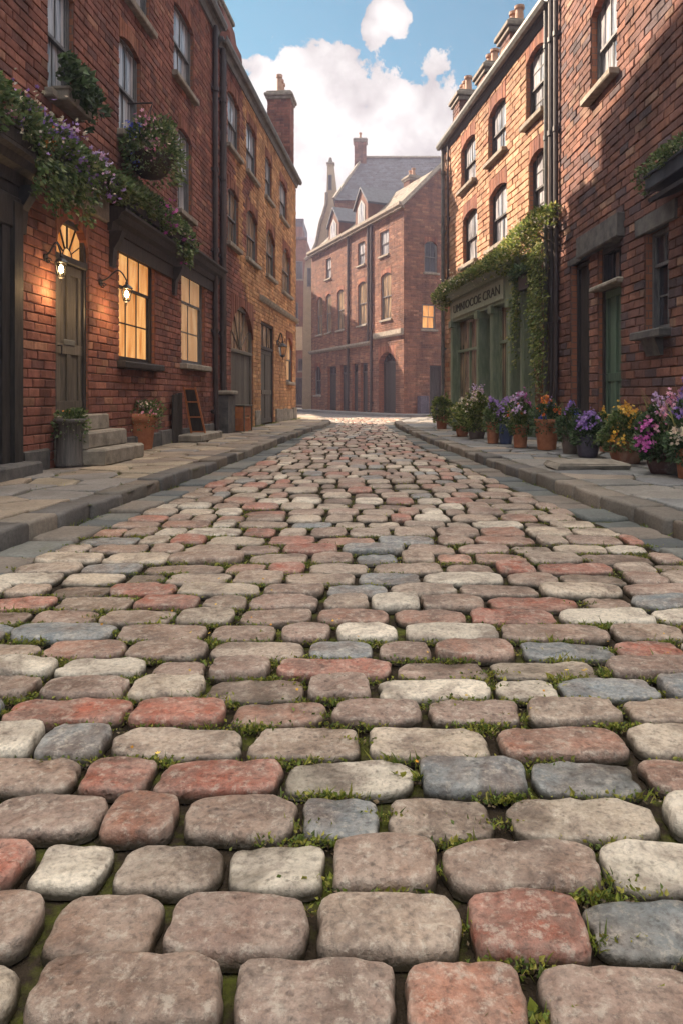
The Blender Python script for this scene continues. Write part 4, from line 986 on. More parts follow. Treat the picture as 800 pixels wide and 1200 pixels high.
window(FG, C1, FG.U(497), FG.U(512), 7.1, 8.7, rise=.2, cols=2, rows=(1,1), pane='pane_dark', frame='frame_grey')
window(FG, C1, FG.U(494), FG.U(510), 4.3, 5.55, cols=2, rows=(1,1), pane='lit', frame='frame_grey', label='gable window lit warm from inside')
door(FG, C1, FG.U(503), FG.U(518), .14, 2.5, 'wood_dark', 'frame_dark', .2, 4)
wall_part('wall', C1, FG, 0, 4.4, 0, 10.4, M['brick_f'], M['mortar'], .105, .34)
v, fa = bricks(FG, 0, 4.4, 10.4, 12.6, .11, .34, shape=lambda z: (max(0, (z-10.4)), 4.4-max(0, (z-10.4))))
np_obj('gable', [(v, fa, 0), (np.array([tuple(FG.w(0,-.014,10.4)), tuple(FG.w(4.4,-.014,10.4)), tuple(FG.w(2.2,-.014,12.6))]), np.array([[0,1,2]]), 1)], [M['brick_f'], M['mortar']], C1)
ext = Vector((FG.u.x, FG.u.y, 0))
RF = Fac(FF.w(0,0,0).xy, FF.w(FF.L,0,0).xy, -1, 10.42, math.radians(45)); v, fa = bricks(RF, -.1, FF.L+.1, -.35, 3.15, .26, .30, gap=.008, prot=.02, lapz=.02, thick=.03)
np_obj('roof', [(v, fa, 0), (np.array([tuple(RF.w(-.1,-.03,-.35)), tuple(RF.w(FF.L,-.03,-.35)), tuple(RF.w(FF.L,-.03,3.12)), tuple(RF.w(-.1,-.03,3.12))]), np.array([[0,1,2,3]]), 0)], [M['slate_brown']], C1)
bk = MB(); q = lambda u, v_, z: FF.w(u, -v_, z)
bk.add([q(0,4.4,0), q(FF.L,4.4,0), q(FF.L,4.4,10.4), q(0,4.4,10.4)], [(0,1,2,3)]); bk.add([q(FF.L,0.02,0), q(FF.L,4.4,0), q(FF.L,4.4,10.4), q(FF.L,2.2,12.6), q(FF.L,0.02,10.4)], [(0,1,2,3,4)])
bk.add([q(0,4.4,10.42), q(FF.L,4.4,10.42), q(FF.L,2.2,12.62), q(0,2.2,12.62)], [(0,1,2,3)]); bk.build('rear_wall', M['mortar'], C1, recalc=False)
cp = MB(); cp.tube([FG.w(-.15,.02,10.32), FG.w(2.2,.02,12.68)], .13, 4); cp.tube([FG.w(4.55,.02,10.32), FG.w(2.2,.02,12.68)], .13, 4); cp.build('coping', M['stone'], C1)
# dormers (gabled, facing the street)
def dormer(uc, w, zb, zt, ridge):
    mb = MB(); mb.ext(FF, [(uc-w/2, zb), (uc+w/2, zb), (uc+w/2, zt), (uc, ridge), (uc-w/2, zt)], -1.9, -.12)
    o = mb.build('dormer', M['brick_f'], C1)
    r = MB()
    for s in (-1, 1):
        A = [(uc+s*(w/2+.16), zt-.14), (uc, ridge+.02)]
        r.ext(FF, [A[0], A[1], (A[1][0], A[1][1]+.12), (A[0][0], A[0][1]+.12)], -2.3, -.02)
    r.build('roof', M['slate'], o)
    wm = MB(); wm.ext(FF, [(uc-w*.28, zb+.25), (uc+w*.28, zb+.25), (uc+w*.28, zt-.1), (uc, zt+.3), (uc-w*.28, zt-.1)], -.13, -.09)
    wo = wm.build('window', M['frame_white'], o); pm = MB(); pm.ext(FF, [(uc-w*.20, zb+.33), (uc+w*.20, zb+.33), (uc+w*.20, zt-.12), (uc, zt+.18), (uc-w*.20, zt-.12)], -.10, -.085); pm.build('pane', M['pane'], wo)
dormer(UF(421), 1.7, 10.3, 11.7, 12.6); dormer(UF(389), 1.7, 10.3, 11.6, 12.5)
chimney(C1, FF, UF(434)-.3, UF(434)+.4, -2.9, -2.2, 11.5, 12.9, 2, 'brick_f', ph=.4)

# ================================================================== TALL SLATE-ROOFED HOUSE BEHIND
G0 = Fac((-2.0,50.0), (9.5,50.0), 1)
C2 = thing('brick_house', G0.w(0,0,0), 'big steep slate roofed house rising behind the corner house', 'house', 'brick houses lining the street')
window(G0, C2, 1.2, 2.0, 12.6, 14.2, cols=2, rows=(1,1), pane='pane_dark', frame='frame_grey'); window(G0, C2, 3.2, 4.0, 12.6, 14.2, cols=2, rows=(1,1), pane='pane_dark', frame='frame_grey')
wall_part('wall', C2, G0, 0, 11.5, 0, 15.3, M['brick_f'], M['mortar_pale'], .21, .5)
R0 = Fac((-2.0,50.0), (9.5,50.0), 1, 15.3, math.radians(52)); hl = 5.0
v, fa = bricks(R0, 0, 11.5, -.3, hl, .26, .34, shape=lambda z: (max(-.1, z*.40-.1), 11.6), gap=.01, prot=.02, lapz=.03, thick=.03)
np_obj('roof', [(v, fa, 0), (np.array([tuple(R0.w(-.1,-.03,-.3)), tuple(R0.w(11.6,-.03,-.3)), tuple(R0.w(11.6,-.03,hl)), tuple(R0.w(2.0,-.03,hl))]), np.array([[0,1,2,3]]), 0)], [M['slate']], C2)
rz = 15.3 + hl*math.sin(math.radians(52)); ry = 50 + hl*math.cos(math.radians(52))
hp = MB(); hp.add([(-2.1,49.95,15.1), (0,ry,rz-.02), (0,ry+.1,rz-.02), (-2.1,ry+3,15.1)], [(0,1,2,3)]); hp.build('hip', M['slate'], C2)
MB().tube([(-2.08,49.9,15.2), (0,ry,rz)], .13, 5).tube([(0,ry,rz+.02), (9.6,ry,rz+.02)], .12, 5).build('ridge_tiles', M['stone'], C2)
bk = MB(); bk.add([(-2,50.02,0),(-2,56,0),(-2,56,15.3),(-2,50.02,15.3)], [(0,1,2,3)]); bk.add([(9.5,50.02,0),(9.5,56,0),(9.5,56,15.3),(9.5,ry,rz),(9.5,50.02,15.3)], [(0,1,2,3,4)])
bk.add([(-2,56,0),(9.5,56,0),(9.5,56,15.3),(-2,56,15.3)], [(0,1,2,3)]); bk.add([(-2,56.1,15.3),(9.5,56.1,15.3),(9.5,ry,rz-.03),(0,ry,rz-.03)], [(0,1,2,3)]); bk.build('rear_wall', M['mortar'], C2, recalc=False)
GQ = Fac((-.9,52.6), (1.0,52.6), 1); chimney(C2, GQ, 0.25, 1.15, -.9, 0, 17, 20.3, 1, 'brick_f', ph=.5, ch=.16)
# curved gable house
C3 = thing('gabled_house', (-3.2,52,0), 'tall narrow tan house with a curved gable and pinnacle', 'house')
GH = Fac((-6,52), (-1,52), 1)
def hx(px): return (px-CX)/F_PX*52 + 6
def hz(py): return EYE + (CY-py)/F_PX*52
out = [(398,470),(398,228),(394,222),(392,200),(391,192),(383.5,192),(383,215),(382,240),(377,258),(376,266),(371,284),(366,296),(358,305),(356,330),(354,470)]
mb = MB(); mb.ext(GH, [(hx(a), hz(b) if b < 465 else 0) for a, b in out], -4, 0); mb.build('wall', M['poster'], C3)
pin = MB(); pin.bbox(GH, hx(383.3)-.05, hx(391.2)+.05, -.6, .06, hz(192), hz(190), .02); pin.ext(GH, [(hx(384.5), hz(190)), (hx(390), hz(190)), (hx(388.6), hz(184)), (hx(385.8), hz(184))], -.45, -.1); pin.build('pinnacle', M['stone'], C3)
cp = MB(); cp.tube([GH.w(hx(a), .05, hz(b)) for a, b in [(382.6,226),(382,240),(379,250),(375,262),(371,284),(366,296),(358,305)]], .14, 6); cp.build('coping', M['stone'], C3)
for (a, b, z0, z1) in ((385.5,388,206,222), (385,389,268,285), (372,376,290,304), (361,364,315,335), (367,371,315,335)):
    w = MB(); w.box(GH, hx(a)-.06, hx(b)+.06, .0, .05, hz(z1)-.06, hz(z0)+.06); wo = w.build('window', M['frame_grey'], C3); MB().box(GH, hx(a), hx(b), .05, .06, hz(z1), hz(z0)).build('pane', M['pane_dark'], wo)
# distant blocks closing the bend
def far_block(x0, x1, y, depth, top, label, wins, mat='brick_f', bumps=()):
    t = thing('town_house', (x0, y, 0), label, 'house', 'distant houses round the bend')
    f = Fac((x0, y), (x1, y), 1); mb = MB(); mb.box(f, 0, f.L, -depth, 0, 0, top)
    for (a, b, z) in bumps: mb.box(f, a, b, -depth*.5, -.2, top-.01, z)
    mb.bbox(f, -.1, f.L+.1, -.3, .12, top-.25, top+.02, .03)
    mb.build('wall', M[mat], t)
    for (a, z0, w, h) in wins:
        o = MB().box(f, a-.06, a+w+.06, 0, .04, z0-.06, z0+h+.06).build('window', M['frame_grey'], t); MB().box(f, a, a+w, .04, .05, z0, z0+h).build('pane', M['pane_dark'], o)
        MB().box(f, a-.12, a+w+.12, .0, .14, z0-.18, z0-.065).build('sill', M['stone'], t)
    return t, f
t, f = far_block(-9.2, -5.05, 62, 6, 15.2, 'hazy mauve house with a blank tan signboard, past the end of the ochre house', [(1.2,11.5,.5,1.5),(2.4,11.5,.5,1.5),(3.3,11.5,.5,1.5),(1.2,7.6,.6,1.7),(2.9,7.6,.5,1.7),(3.5,3.3,.4,1.0),(.6,.9,.8,2.2),(3.2,.3,.7,2.3)], bumps=((3.2,3.8,16.2),), mat='brick_r1')
s_ = thing('signboard', (-5.9,61.8,5.0), 'blank tan board on the hazy far house', 'sign'); MB().box(Fac((-6.35,61.9),(-5.35,61.9),1), 0, 1.0, -.06, .04, 5.1, 7.2).build('board', M['poster'], s_)
ORG_ = None
far_block(-9.0, -6.2, 72, 6, 19.4, 'dark slab of a tower just past the ochre house', [(1.6,14.5,.6,1.8),(.5,14.5,.6,1.8)], 'slate')
far_block(-16, -8.5, 44, 14, 12.5, 'low brick house out of view along the side street, placed to shade the corner house', [(1,3,.8,1.5),(3,3,.8,1.5),(1,7,.8,1.5),(3,7,.8,1.5)])  # hidden block placed here to shade the lower corner house
far_block(10.5, 22, 44, 8, 10, 'plain brick house beyond the right hand side street', [(1,3,.9,1.6),(4,3,.9,1.6),(7,3,.9,1.6)])

# ================================================================== LANTERNS
def lantern(name_label, fr, u, z, out, along=0.0, lit=True, s=1.0):
    base = fr.w(u, 0, z); t = thing('wall_lantern', base, name_label, 'lantern', 'iron wall lanterns')
    P = lambda o, dz, a=0: fr.w(u + a, o, z + dz)
    br = MB(); br.tube([P(.01,.0), P(.03,.0)], .05*s, 12)
    n = 16; pts = []
    for i in range(n+1):
        q = i/n; o = out*q; dz = .03 + .13*math.sin(q*math.pi*.95)*s - .05*math.sin(q*math.pi*2)*s; pts.append(P(.02+o, dz, along*q))
    br.tube(pts, .011*s, 8)
    sc = [P(.05 + .045*s*(1-k/14)*math.cos(k*.7), -.04 + .045*s*(1-k/14)*math.sin(k*.7), 0) for k in range(14)]; br.tube(sc, .008*s, 6)
    br.build('bracket', M['iron'], t)
    top = pts[-1]; c = top + Vector((0,0,-.07*s))
    cp = MB(); cp.lathe(c + Vector((0,0,-.05*s)), [(.085*s,0),(.095*s,.008*s),(.05*s,.05*s),(.02*s,.07*s),(.022*s,.09*s),(.008*s,.12*s)], 6)
    cg = c + Vector((0,0,-.05*s)); cage = MB()
    for k in range(6):
        a = k*math.pi/3; cage.tube([cg + Vector((.078*s*math.cos(a), .078*s*math.sin(a), 0)), cg + Vector((.05*s*math.cos(a), .05*s*math.sin(a), -.16*s))], .005*s, 4)
    cage.lathe(cg + Vector((0,0,-.18*s)), [(.02*s,-.02*s),(.045*s,0),(.055*s,.02*s),(.03*s,.03*s)], 6); cage.tube([cg+Vector((0,0,-.19*s)), cg+Vector((0,0,-.25*s))], [.012*s,.003*s], 6)
    cp.build('cap', M['iron'], t); cage.build('cage', M['iron'], t)
    g = MB(); g.lathe(cg + Vector((0,0,-.155*s)), [(.047*s,0),(.073*s,.15*s)], 6); g.build('glass', M['glass'], t)
    if lit:
        MB().lathe(cg + Vector((0,0,-.13*s)), [(.004,0),(.022*s,.02*s),(.028*s,.05*s),(.018*s,.09*s),(.006,.11*s)], 12).build('bulb', M['bulb'], t, smooth=True)
        ld = bpy.data.lights.new('lantern_light', 'POINT'); ld.energy = 3.8; ld.color = (1,.62,.28); ld.shadow_soft_size = .05
        lo = bpy.data.objects.new('lantern_light', ld); COL.objects.link(lo); lo.parent = t; lo.location = cg + Vector((0,0,-.33*s)) - ORG[t.name]
lantern('lit iron lantern on the wall to the left of the grey door', L1, UL(52), 2.55, .16, .04, s=.9)
lantern('lit iron lantern on a long scroll bracket, between the grey door and the lamplit window', L1, UL(117), 2.50, .30, .14, s=.95)
lantern('unlit black lantern beside the narrow door of the ochre house', L2, U2(324.5), 2.7, .16, .05, lit=False, s=1.7)

# ================================================================== STEPS, POTS, LADDER, CRATE
t = thing('stone_steps', L1.w(UL(85), .3, PAVE), 'three worn stone steps up to the grey door', 'steps')
h = (.73-PAVE)/3
for k in range(3):
    MB().bbox(L1, UL(66)-.05, UL(104)+.12+.1*(2-k), -.02, .62-.2*k, PAVE+h*k-.01 if k else PAVE, PAVE+h*(k+1), .022, j=.008).build('step', M['stone'], t)
def pos(px, py, dz=PAVE):                        # a spot on the pavement
    Y = F_PX*(EYE-dz)/(py-CY); return (px-CX)/F_PX*Y, Y
def pot(x, y, r, h, kind='taper', n=28):
    mb = MB()
    if kind == 'taper': p = [(r*.70,0),(r*.72,.01),(r*.88,h*.74),(r*.90,h*.76),(r*1.0,h*.77),(r*1.02,h*.98),(r*.98,h),(r*.88,h),(r*.85,h*.80),(r*.3,h*.80)]
    elif kind == 'bowl': p = [(r*.66,0),(r*.74,.02),(r*.90,h*.35),(r*.98,h*.8),(r*1.04,h*.86),(r*1.04,h),(r*.95,h),(r*.90,h*.82),(r*.3,h*.82)]
    elif kind == 'drum': p = [(r*.96,0),(r*1.0,.03),(r*.94,.05),(r*.90,h*.5),(r*.93,h*.9),(r*1.08,h*.92),(r*1.1,h*.98),(r*1.04,h),(r*.9,h),(r*.85,h*.9),(r*.3,h*.9)]
    else: p = [(r*.7,0),(r*.8,.02),(r*.95,h*.4),(r*1.0,h*.75),(r*.92,h*.92),(r*.97,h),(r*.86,h),(r*.82,h*.85),(r*.3,h*.85)]
    return mb.lathe((x, y, PAVE), p, n, wob=.012)
def potted(px, base, wpx, hpx, kind, mat, label, fr_=1.5, fh=.35, nl=700, leaf='leaf', ls=.045, flowers=(), spikes=0, grass=0, squash=.9, back=0.0, category='potted plant'):
    x, yf = pos(px, base); r = wpx/2*yf/F_PX; y = yf + r + back; x = (px-CX)/F_PX*y; r = wpx/2*y/F_PX; h = hpx*y/F_PX
    t = thing('potted_plant', (x, y, PAVE), label, category, 'potted plants on the pavements')
    pot(x, y, r, h, kind).build('pot', M[mat], t, smooth=True)
    zt = PAVE + h*.9; MB().lathe((x, y, zt-h*.08), [(r*.84,0),(r*.80,h*.03),(.01,h*.04)], 18).build('soil', M['soil'], t)
    R = r*fr_*1.14; nl = int(nl*2); P, D = clump((x, y, zt-.02), R, fh, nl, 0, squash)
    # trailing over the rim
    for _ in range(int(nl*.18)):
        a = random.uniform(0, 6.28); q = random.uniform(.9, 1.2); P.append(Vector((x+math.cos(a)*r*q, y+math.sin(a)*r*q, zt+random.uniform(-.35*h,.05)))); D.append(Vector((math.cos(a), math.sin(a), -.3+random.gauss(0,.4))))
    v, f = leaf_mesh(P, D, np.full(len(P), ls)); parts = [(v, f, 0)]
    st_ = stems((x, y, zt-.03), P, 30); sv = np.array([tuple(q) for q in st_.v]); 
    o = np_obj('foliage', parts, [M[leaf]], t)
    st_.build('stem', M['leaf'], t, recalc=False)
    if grass:
        gp = [(x+random.gauss(0,r*.4), y+random.gauss(0,r*.4), zt-.02) for _ in range(grass)]; gd = [(random.gauss(0,.28), random.gauss(0,.28), 1) for _ in range(grass)]
        v, f = leaf_mesh(gp, gd, np.array([fh*random.uniform(1.1,1.9) for _ in gp])*.85, 'reed'); np_obj('grass_blades', [(v, f, 0)], [M['leaf_yellow']], t)
    for (col, n, size, zlo, zhi, side) in flowers:
        n = int(n*1.4); size *= 1.05; zhi = min(zhi, 1.12)
        FP = []; FD = []; kc = max(2, n//14); cs = [(random.uniform(-1,1)*.75+side, random.uniform(-.9,.3), random.uniform(zlo,zhi)) for _ in range(kc)]
        for i in range(n):
            cc = random.choice(cs); q = Vector((cc[0]+random.gauss(0,.22), cc[1]+random.gauss(0,.22), 0)); ql = q.length
            if ql > 1: q = q/ql
            zz = cc[2] + random.gauss(0,.10); bulge = math.sqrt(max(.05, 1-min(1, zz)**2*.8))
            p = Vector((x+q.x*R*bulge*1.02, y+q.y*R*bulge*squash*1.02, zt + zz*fh*1.12)); FP.append(p); FD.append(Vector((q.x*.6+random.gauss(0,.3), q.y*.6-.5+random.gauss(0,.3), .55+random.gauss(0,.2))))
        v, f = leaf_mesh(FP, FD, np.full(n, size), 'flower'); np_obj('blossoms', [(v, f, 0)], [P_[col]], t)
    return t
potted(83, 548, 34, 56, 'drum', 'barrel', 'small green plant in a tall grey wooden drum beside the steps', 1.0, .16, 420, ls=.04, flowers=(('orange', 8, .03, .7, 1, 0),), category='planter')
potted(163, 528, 42, 42, 'taper', 'terracotta', 'terracotta pot of pink flowers under the lamplit window', 1.3, .24, 800, ls=.04, flowers=(('pink', 60, .036, .3, 1.05, 0), ('cream', 14, .03, .6, 1, 0)))
potted(287, 506, 12, 17, 'taper', 'terracotta', 'small bare terracotta pot by the arched double door', .7, .05, 60, ls=.03)
potted(517, 503, 15, 16, 'taper', 'terracotta', 'small terracotta pot with a fern, last in the row at the shop corner', 1.5, .50, 700, 'leaf_yellow', ls=.07)
potted(541, 512, 16, 15, 'bowl', 'terracotta', 'low terracotta pot with pale yellow-green plant, second from the shop corner', 1.6, .45, 700, 'leaf_yellow', ls=.06, flowers=(('cream', 60, .035, .4, 1.1, 0),))
potted(558, 515, 20, 18, 'urn', 'pot_brown', 'brown pot overflowing with cream and pink blossom in front of the shop', 1.8, .56, 1500, 'leaf_yellow', ls=.06, flowers=(('cream', 130, .035, .4, 1.1, -.2), ('lilac', 60, .035, .7, 1.1, .1)))
potted(577, 520, 17, 25, 'taper', 'terracotta', 'tall terracotta pot of violet flowers just left of the blue pot', 1.3, .35, 500, 'leaf', ls=.045, flowers=(('purple', 110, .05, .3, 1.1, .1),))
potted(592, 521, 17, 24, 'urn', 'pot_blue', 'blue glazed pot with purple flowers', 1.5, .36, 600, 'leaf', ls=.045, flowers=(('purple', 120, .045, .4, 1.2, -.1), ('lilac', 50, .04, .5, 1.2, .2)))
potted(609, 525, 20, 27, 'taper', 'terracotta', 'terracotta pot of tall violet spikes to the right of the blue pot', 1.6, .42, 900, 'leaf', ls=.045, grass=60, flowers=(('lilac', 100, .04, .5, 1.3, -.1), ('magenta', 60, .035, .8, 1.4, .2), ('orange', 12, .05, .2, .6, 0)))
potted(640, 528, 29, 36, 'taper', 'terracotta', 'largest tapered terracotta pot, with orange and blue flowers', 1.15, .30, 800, 'leaf_dark', ls=.04, grass=50, flowers=(('orange', 40, .045, .5, 1.1, .2), ('blue', 16, .035, .1, .8, .4), ('purple', 30, .03, .8, 1.3, .3)))
potted(667, 533, 19, 28, 'urn', 'pot_brown', 'mottled brown pot with blue flowers between the terracotta and the plum pot', 1.5, .34, 700, 'leaf_dark', ls=.045, flowers=(('blue', 26, .04, .3, 1.1, -.3), ('purple', 30, .03, .9, 1.7, .1)), grass=40)
potted(688, 537, 27, 27, 'urn', 'pot_purple', 'slate purple pot crowned with a mass of violet flowers', 1.25, .27, 800, 'leaf_dark', ls=.05, flowers=(('purple', 170, .042, .5, 1.1, .1),))
potted(709, 531, 18, 24, 'taper', 'terracotta', 'half hidden terracotta pot behind the yellow daisies', 1.2, .28, 500, 'leaf', ls=.05, back=.15, flowers=(('yellow', 20, .035, .6, 1.2, 0),))
potted(733, 545, 40, 27, 'bowl', 'terracotta_worn', 'wide worn terracotta bowl full of yellow daisies', 1.42, .36, 1900, 'leaf', ls=.042, flowers=(('yellow', 210, .042, .1, 1.1, 0), ('orange', 16, .04, .0, .4, .3)))
potted(776, 557, 38, 32, 'bowl', 'pot_white', 'lichen whitened brown pot of pink and magenta flowers', 1.5, .42, 1700, 'leaf_dark', ls=.05, grass=160, flowers=(('magenta', 90, .05, .1, .6, -.35), ('pink', 130, .04, .5, 1.15, 0), ('lilac', 80, .038, .7, 1.2, -.1)))
potted(808, 563, 36, 36, 'taper', 'terracotta', 'terracotta pot cut off by the right edge of the photo', 1.4, .48, 1100, 'leaf_dark', ls=.05, grass=60, flowers=(('purple', 50, .045, .6, 1.1, -.4), ('cream', 26, .05, .1, .5, -.4), ('pink', 40, .04, .8, 1.2, -.3)))
potted(754, 536, 30, 26, 'bowl', 'pot_brown', 'dark leafy plant with white buds, behind the yellow daisies', 1.5, .38, 900, 'leaf_dark', ls=.05, back=.25, grass=120, flowers=(('cream', 26, .035, .7, 1.2, 0),))
# slate slab in front of the pots
x0, y0 = pos(697, 552)
MB().bbox(Rot((x0, y0+.3, 0), .1), -.42, .42, -.22, .22, PAVE-.005, PAVE+.075, .02, j=.015).build('doorstep_slab', M['stone'])
o = bpy.data.objects['doorstep_slab']; tag(o, 'low slate slab lying in front of the plum coloured pot', 'stone slab')
# ladder
def ladder():
    u = UL(212); t = thing('wooden_ladder', L1.w(u, .3, PAVE), 'short orange wooden ladder leaning on the brick wall', 'ladder')
    b = lambda a, q: L1.w(u + .12 - q*.10, .30 + a*(1-.18*q) - q*.14, PAVE + .14 + q*.86)
    for s in (-.13, .13): MB().tube([b(s, 0), b(s, 1)], .022, 4).build('rail', M['orange_wood'], t)
    for q in (.03, .35, .68, .96): MB().tube([b(-.12, q), b(.12, q)], .018, 4).build('rung', M['orange_wood'], t)
    e = L1.u*.03; p = MB(); c = [b(-.12,.02)+e, b(.12,.02)+e, b(.12,.95)+e, b(-.12,.95)+e]; p.add(c + [k+L1.u*.015 for k in c], [(0,1,2,3),(4,5,6,7),(0,1,5,4),(1,2,6,5),(2,3,7,6),(3,0,4,7)]); p.build('back_board', M['wood_dark'], t)
ladder()
t = thing('stone_block', L1.w(UL(212), .2, PAVE), 'low stone block under the foot of the ladder', 'stone block'); MB().bbox(L1, UL(204), UL(232), .03, .50, PAVE, PAVE+.13, .02, j=.01).build('block', M['stone'], t)
t = thing('timber_board', L1.w(UL(203), .1, PAVE), 'old brown plank board standing behind the ladder', 'board'); 
mb = MB()
for i in range(3): mb.bbox(L1, UL(198)+.17*i, UL(198)+.165+.17*i, .055, .085, PAVE+.01, 1.0+random.uniform(-.03,.03), .006)
mb.build('planks', M['wood_dark'], t)
t = thing('wooden_crate', L2.w(.9, .2, PAVE), 'small wooden crate stencilled LOT by the downpipes', 'crate')
mb = MB()
for i in range(4): mb.bbox(L2, .72, 1.5, .40, .42, PAVE+.02+.145*i, PAVE+.155+.145*i, .004); mb.bbox(L2, .70, .72, .08, .40, PAVE+.02+.145*i, PAVE+.155+.145*i, .004); mb.bbox(L2, 1.5, 1.52, .08, .40, PAVE+.02+.145*i, PAVE+.155+.145*i, .004)
mb.bbox(L2, .72, 1.5, .06, .08, PAVE, PAVE+.6, .004); mb.build('slats', M['orange_wood'], t)
mb = MB()
for u in (.71, 1.46): mb.bbox(L2, u, u+.055, .42, .44, PAVE, PAVE+.62, .005)
mb.bbox(L2, .69, 1.53, .07, .45, PAVE+.6, PAVE+.63, .005); mb.build('frame', M['wood_grey'], t)
cu = bpy.data.curves.new('stencil', 'FONT'); cu.body = 'LOT'; cu.size = .2; cu.extrude = .002; cu.align_x = 'CENTER'; cu.materials.append(M['letter'])
to = bpy.data.objects.new('stencil', cu); COL.objects.link(to); to.parent = t
to = text_mesh(to); X = L2.u; Y = L2.n; mat4 = Matrix(((X.x,0,Y.x,0),(X.y,0,Y.y,0),(X.z,1,Y.z,0),(0,0,0,1))); to.matrix_local = Matrix.Translation(L2.w(1.1,.424,PAVE+.25)-ORG[t.name]) @ mat4
# blue crate against the far gable
t = thing('slatted_crate', FG.w(FG.U(492), .4, .12), 'small dark slatted crate standing against the far gable wall', 'crate')
mb = MB()
for i in range(4): mb.bbox(FG, FG.U(487)+.02+.12*i, FG.U(487)+.12+.12*i, .1, .45, .13, 1.0, .01)
mb.build('slats', M['pot_purple'], t)

# ================================================================== PLANTERS AND CLIMBERS
def band_leaves(fr, path, n, leaf, ls, v0, v1, hang=.3, thr=-.10, fs=2.6, seed=0):
    """leaves through an uneven bank; path: (u, zlow, zhigh)"""
    P = []; D = []; tries = 0
    us = [p[0] for p in path]
    while len(P) < n and tries < n*10:
        tries += 1; u = random.uniform(us[0], us[-1]); lo = np.interp(u, us, [p[1] for p in path]); hi = np.interp(u, us, [p[2] for p in path])
        e = random.random(); z = lo + (hi-lo)*e; prof = math.sin(math.pi*(.12+.80*e)); v = v0 + (v1-v0)*random.random()**.6*prof
        R = mn.noise(Vector((u*fs, z*fs, seed))) + .5*mn.noise(Vector((u*7, v*7, z*7+seed)))
        edge = abs(e-.5)*2
        if R < thr + .6*(edge-.45): continue
        P.append(fr.w(u, v + .06*mn.noise(Vector((u*5,z*5,9))), z)); dz = -.5 if e < .35 else .5
        D.append(fr.n*(.8+random.gauss(0,.4)) + fr.u*random.gauss(0,.7) + Vector((0,0,dz+random.gauss(0,.5))))
    v, f = leaf_mesh(P, D, np.full(len(P), ls)); return v, f, P
def bank_flowers(P, col, n, size, near, spread, parent):
    c = [p for p in P if near is None or near(p)]
    if not c: return
    n = int(n*1.7); size *= 1.25; cs = random.sample(c, min(len(c), max(2, n//16))); FP = []; FD = []
    for i in range(n):
        q = random.choice(cs); FP.append(q + Vector((random.gauss(0,spread), random.gauss(0,spread), random.gauss(0,spread)))); FD.append(Vector((random.gauss(0,.4), -.7+random.gauss(0,.3), .2+random.gauss(0,.4))))
    v, f = leaf_mesh(FP, FD, np.full(n, size), 'flower'); np_obj('blossoms', [(v, f, 0)], [P_[col]], parent)
def planter(fr, u0, u1, z0, h, v1, label, path, n, leaf, ls, fl, box='wood_dark', group='window boxes and planters', name='flower_box', bv0=.02, seed=0, depth=None, trail=()):
    t = thing(name, fr.w((u0+u1)/2, .1, z0), label, 'planter', group)
    mb = MB(); mb.bbox(fr, u0, u1, bv0, v1, z0, z0+h, .012); mb.bbox(fr, u0-.015, u1+.015, bv0-.005, v1+.02, z0+h-.04, z0+h, .008)
    mb.build('box', M[box], t)
    v, f, P = band_leaves(fr, path, n, leaf, ls, .03, depth or v1+.14, seed=seed)
    np_obj('foliage', [(v, f, 0)], [M[leaf]], t)
    for (col, k, size, fn, sp) in fl: bank_flowers(P, col, k, size, fn, sp, t)
    if trail:
        mb = MB(); TP = []; TD = []
        for (u, z, L) in trail:
            pts = [fr.w(u + .03*math.sin(i*.9+u*9), v1+.04+.03*math.sin(i*.5+u), z - L*i/8) for i in range(9)]; mb.tube(pts, .004, 4, caps=False)
            for p in pts:
                for _ in range(5): TP.append(p + Vector((random.gauss(0,.025), random.gauss(0,.025), random.gauss(0,.03)))); TD.append(fr.n*.6 + Vector((random.gauss(0,.4), random.gauss(0,.4), -.6)))
        mb.build('trailing_stem', M['leaf_dark'], t, recalc=False); v, f = leaf_mesh(TP, TD, np.full(len(TP), ls)); np_obj('trailing_leaves', [(v, f, 0)], [M[leaf]], t)
    return t
Z = L1.Z
near = lambda a, b: (lambda p: a < (CX + p[0]/p[1]*F_PX) < b)
def tr(a, b, z, n, L0, L1_): return [(random.uniform(a, b), z, random.uniform(L0, L1_)) for _ in range(n)]
planter(L1, 4.6, UL(38), 3.50, .18, .24, 'long flower box with orange and peach blooms above the dark shopfront', [(4.4,3.5,4.15),(UL(5),3.45,4.15),(UL(20),3.42,4.05),(UL(42),3.38,4.05)], 4400, 'leaf', .062,
        (('purple', 60, .045, near(20,60), .10), ('orange', 22, .04, near(0,60), .07), ('pink', 22, .05, near(15,60), .08), ('cream', 60, .035, near(0,60), .15)), seed=1, trail=tr(UL(10), UL(40), 3.5, 12, .2, .55))
planter(L1, UL(44), UL(122), 3.64, .18, .24, 'long flower box with lilac and magenta blooms above the arched door', [(UL(42),3.5,4.1),(UL(70),3.52,4.05),(UL(100),3.58,4.08),(UL(124),3.62,4.05)], 4400, 'leaf', .062,
        (('purple', 130, .05, near(72,100), .08), ('lilac', 100, .05, near(80,125), .09), ('purple', 60, .055, near(95,128), .06), ('blue', 8, .05, near(60,80), .1), ('cream', 50, .035, near(30,120), .15)), seed=2, trail=tr(UL(48), UL(85), 3.6, 12, .2, .6))
planter(L1, UL(127), UL(203), 3.66, .18, .24, 'flower box with magenta blooms at its far end, above the lamplit window', [(UL(126),3.62,4.08),(UL(150),3.62,4.2),(UL(180),3.6,4.2),(UL(211),3.45,4.1)], 5200, 'leaf', .062,
        (('magenta', 110, .06, near(188,215), .08), ('cream', 20, .035, None, .1)), seed=3, trail=tr(UL(185), UL(204), 3.65, 6, .15, .4))
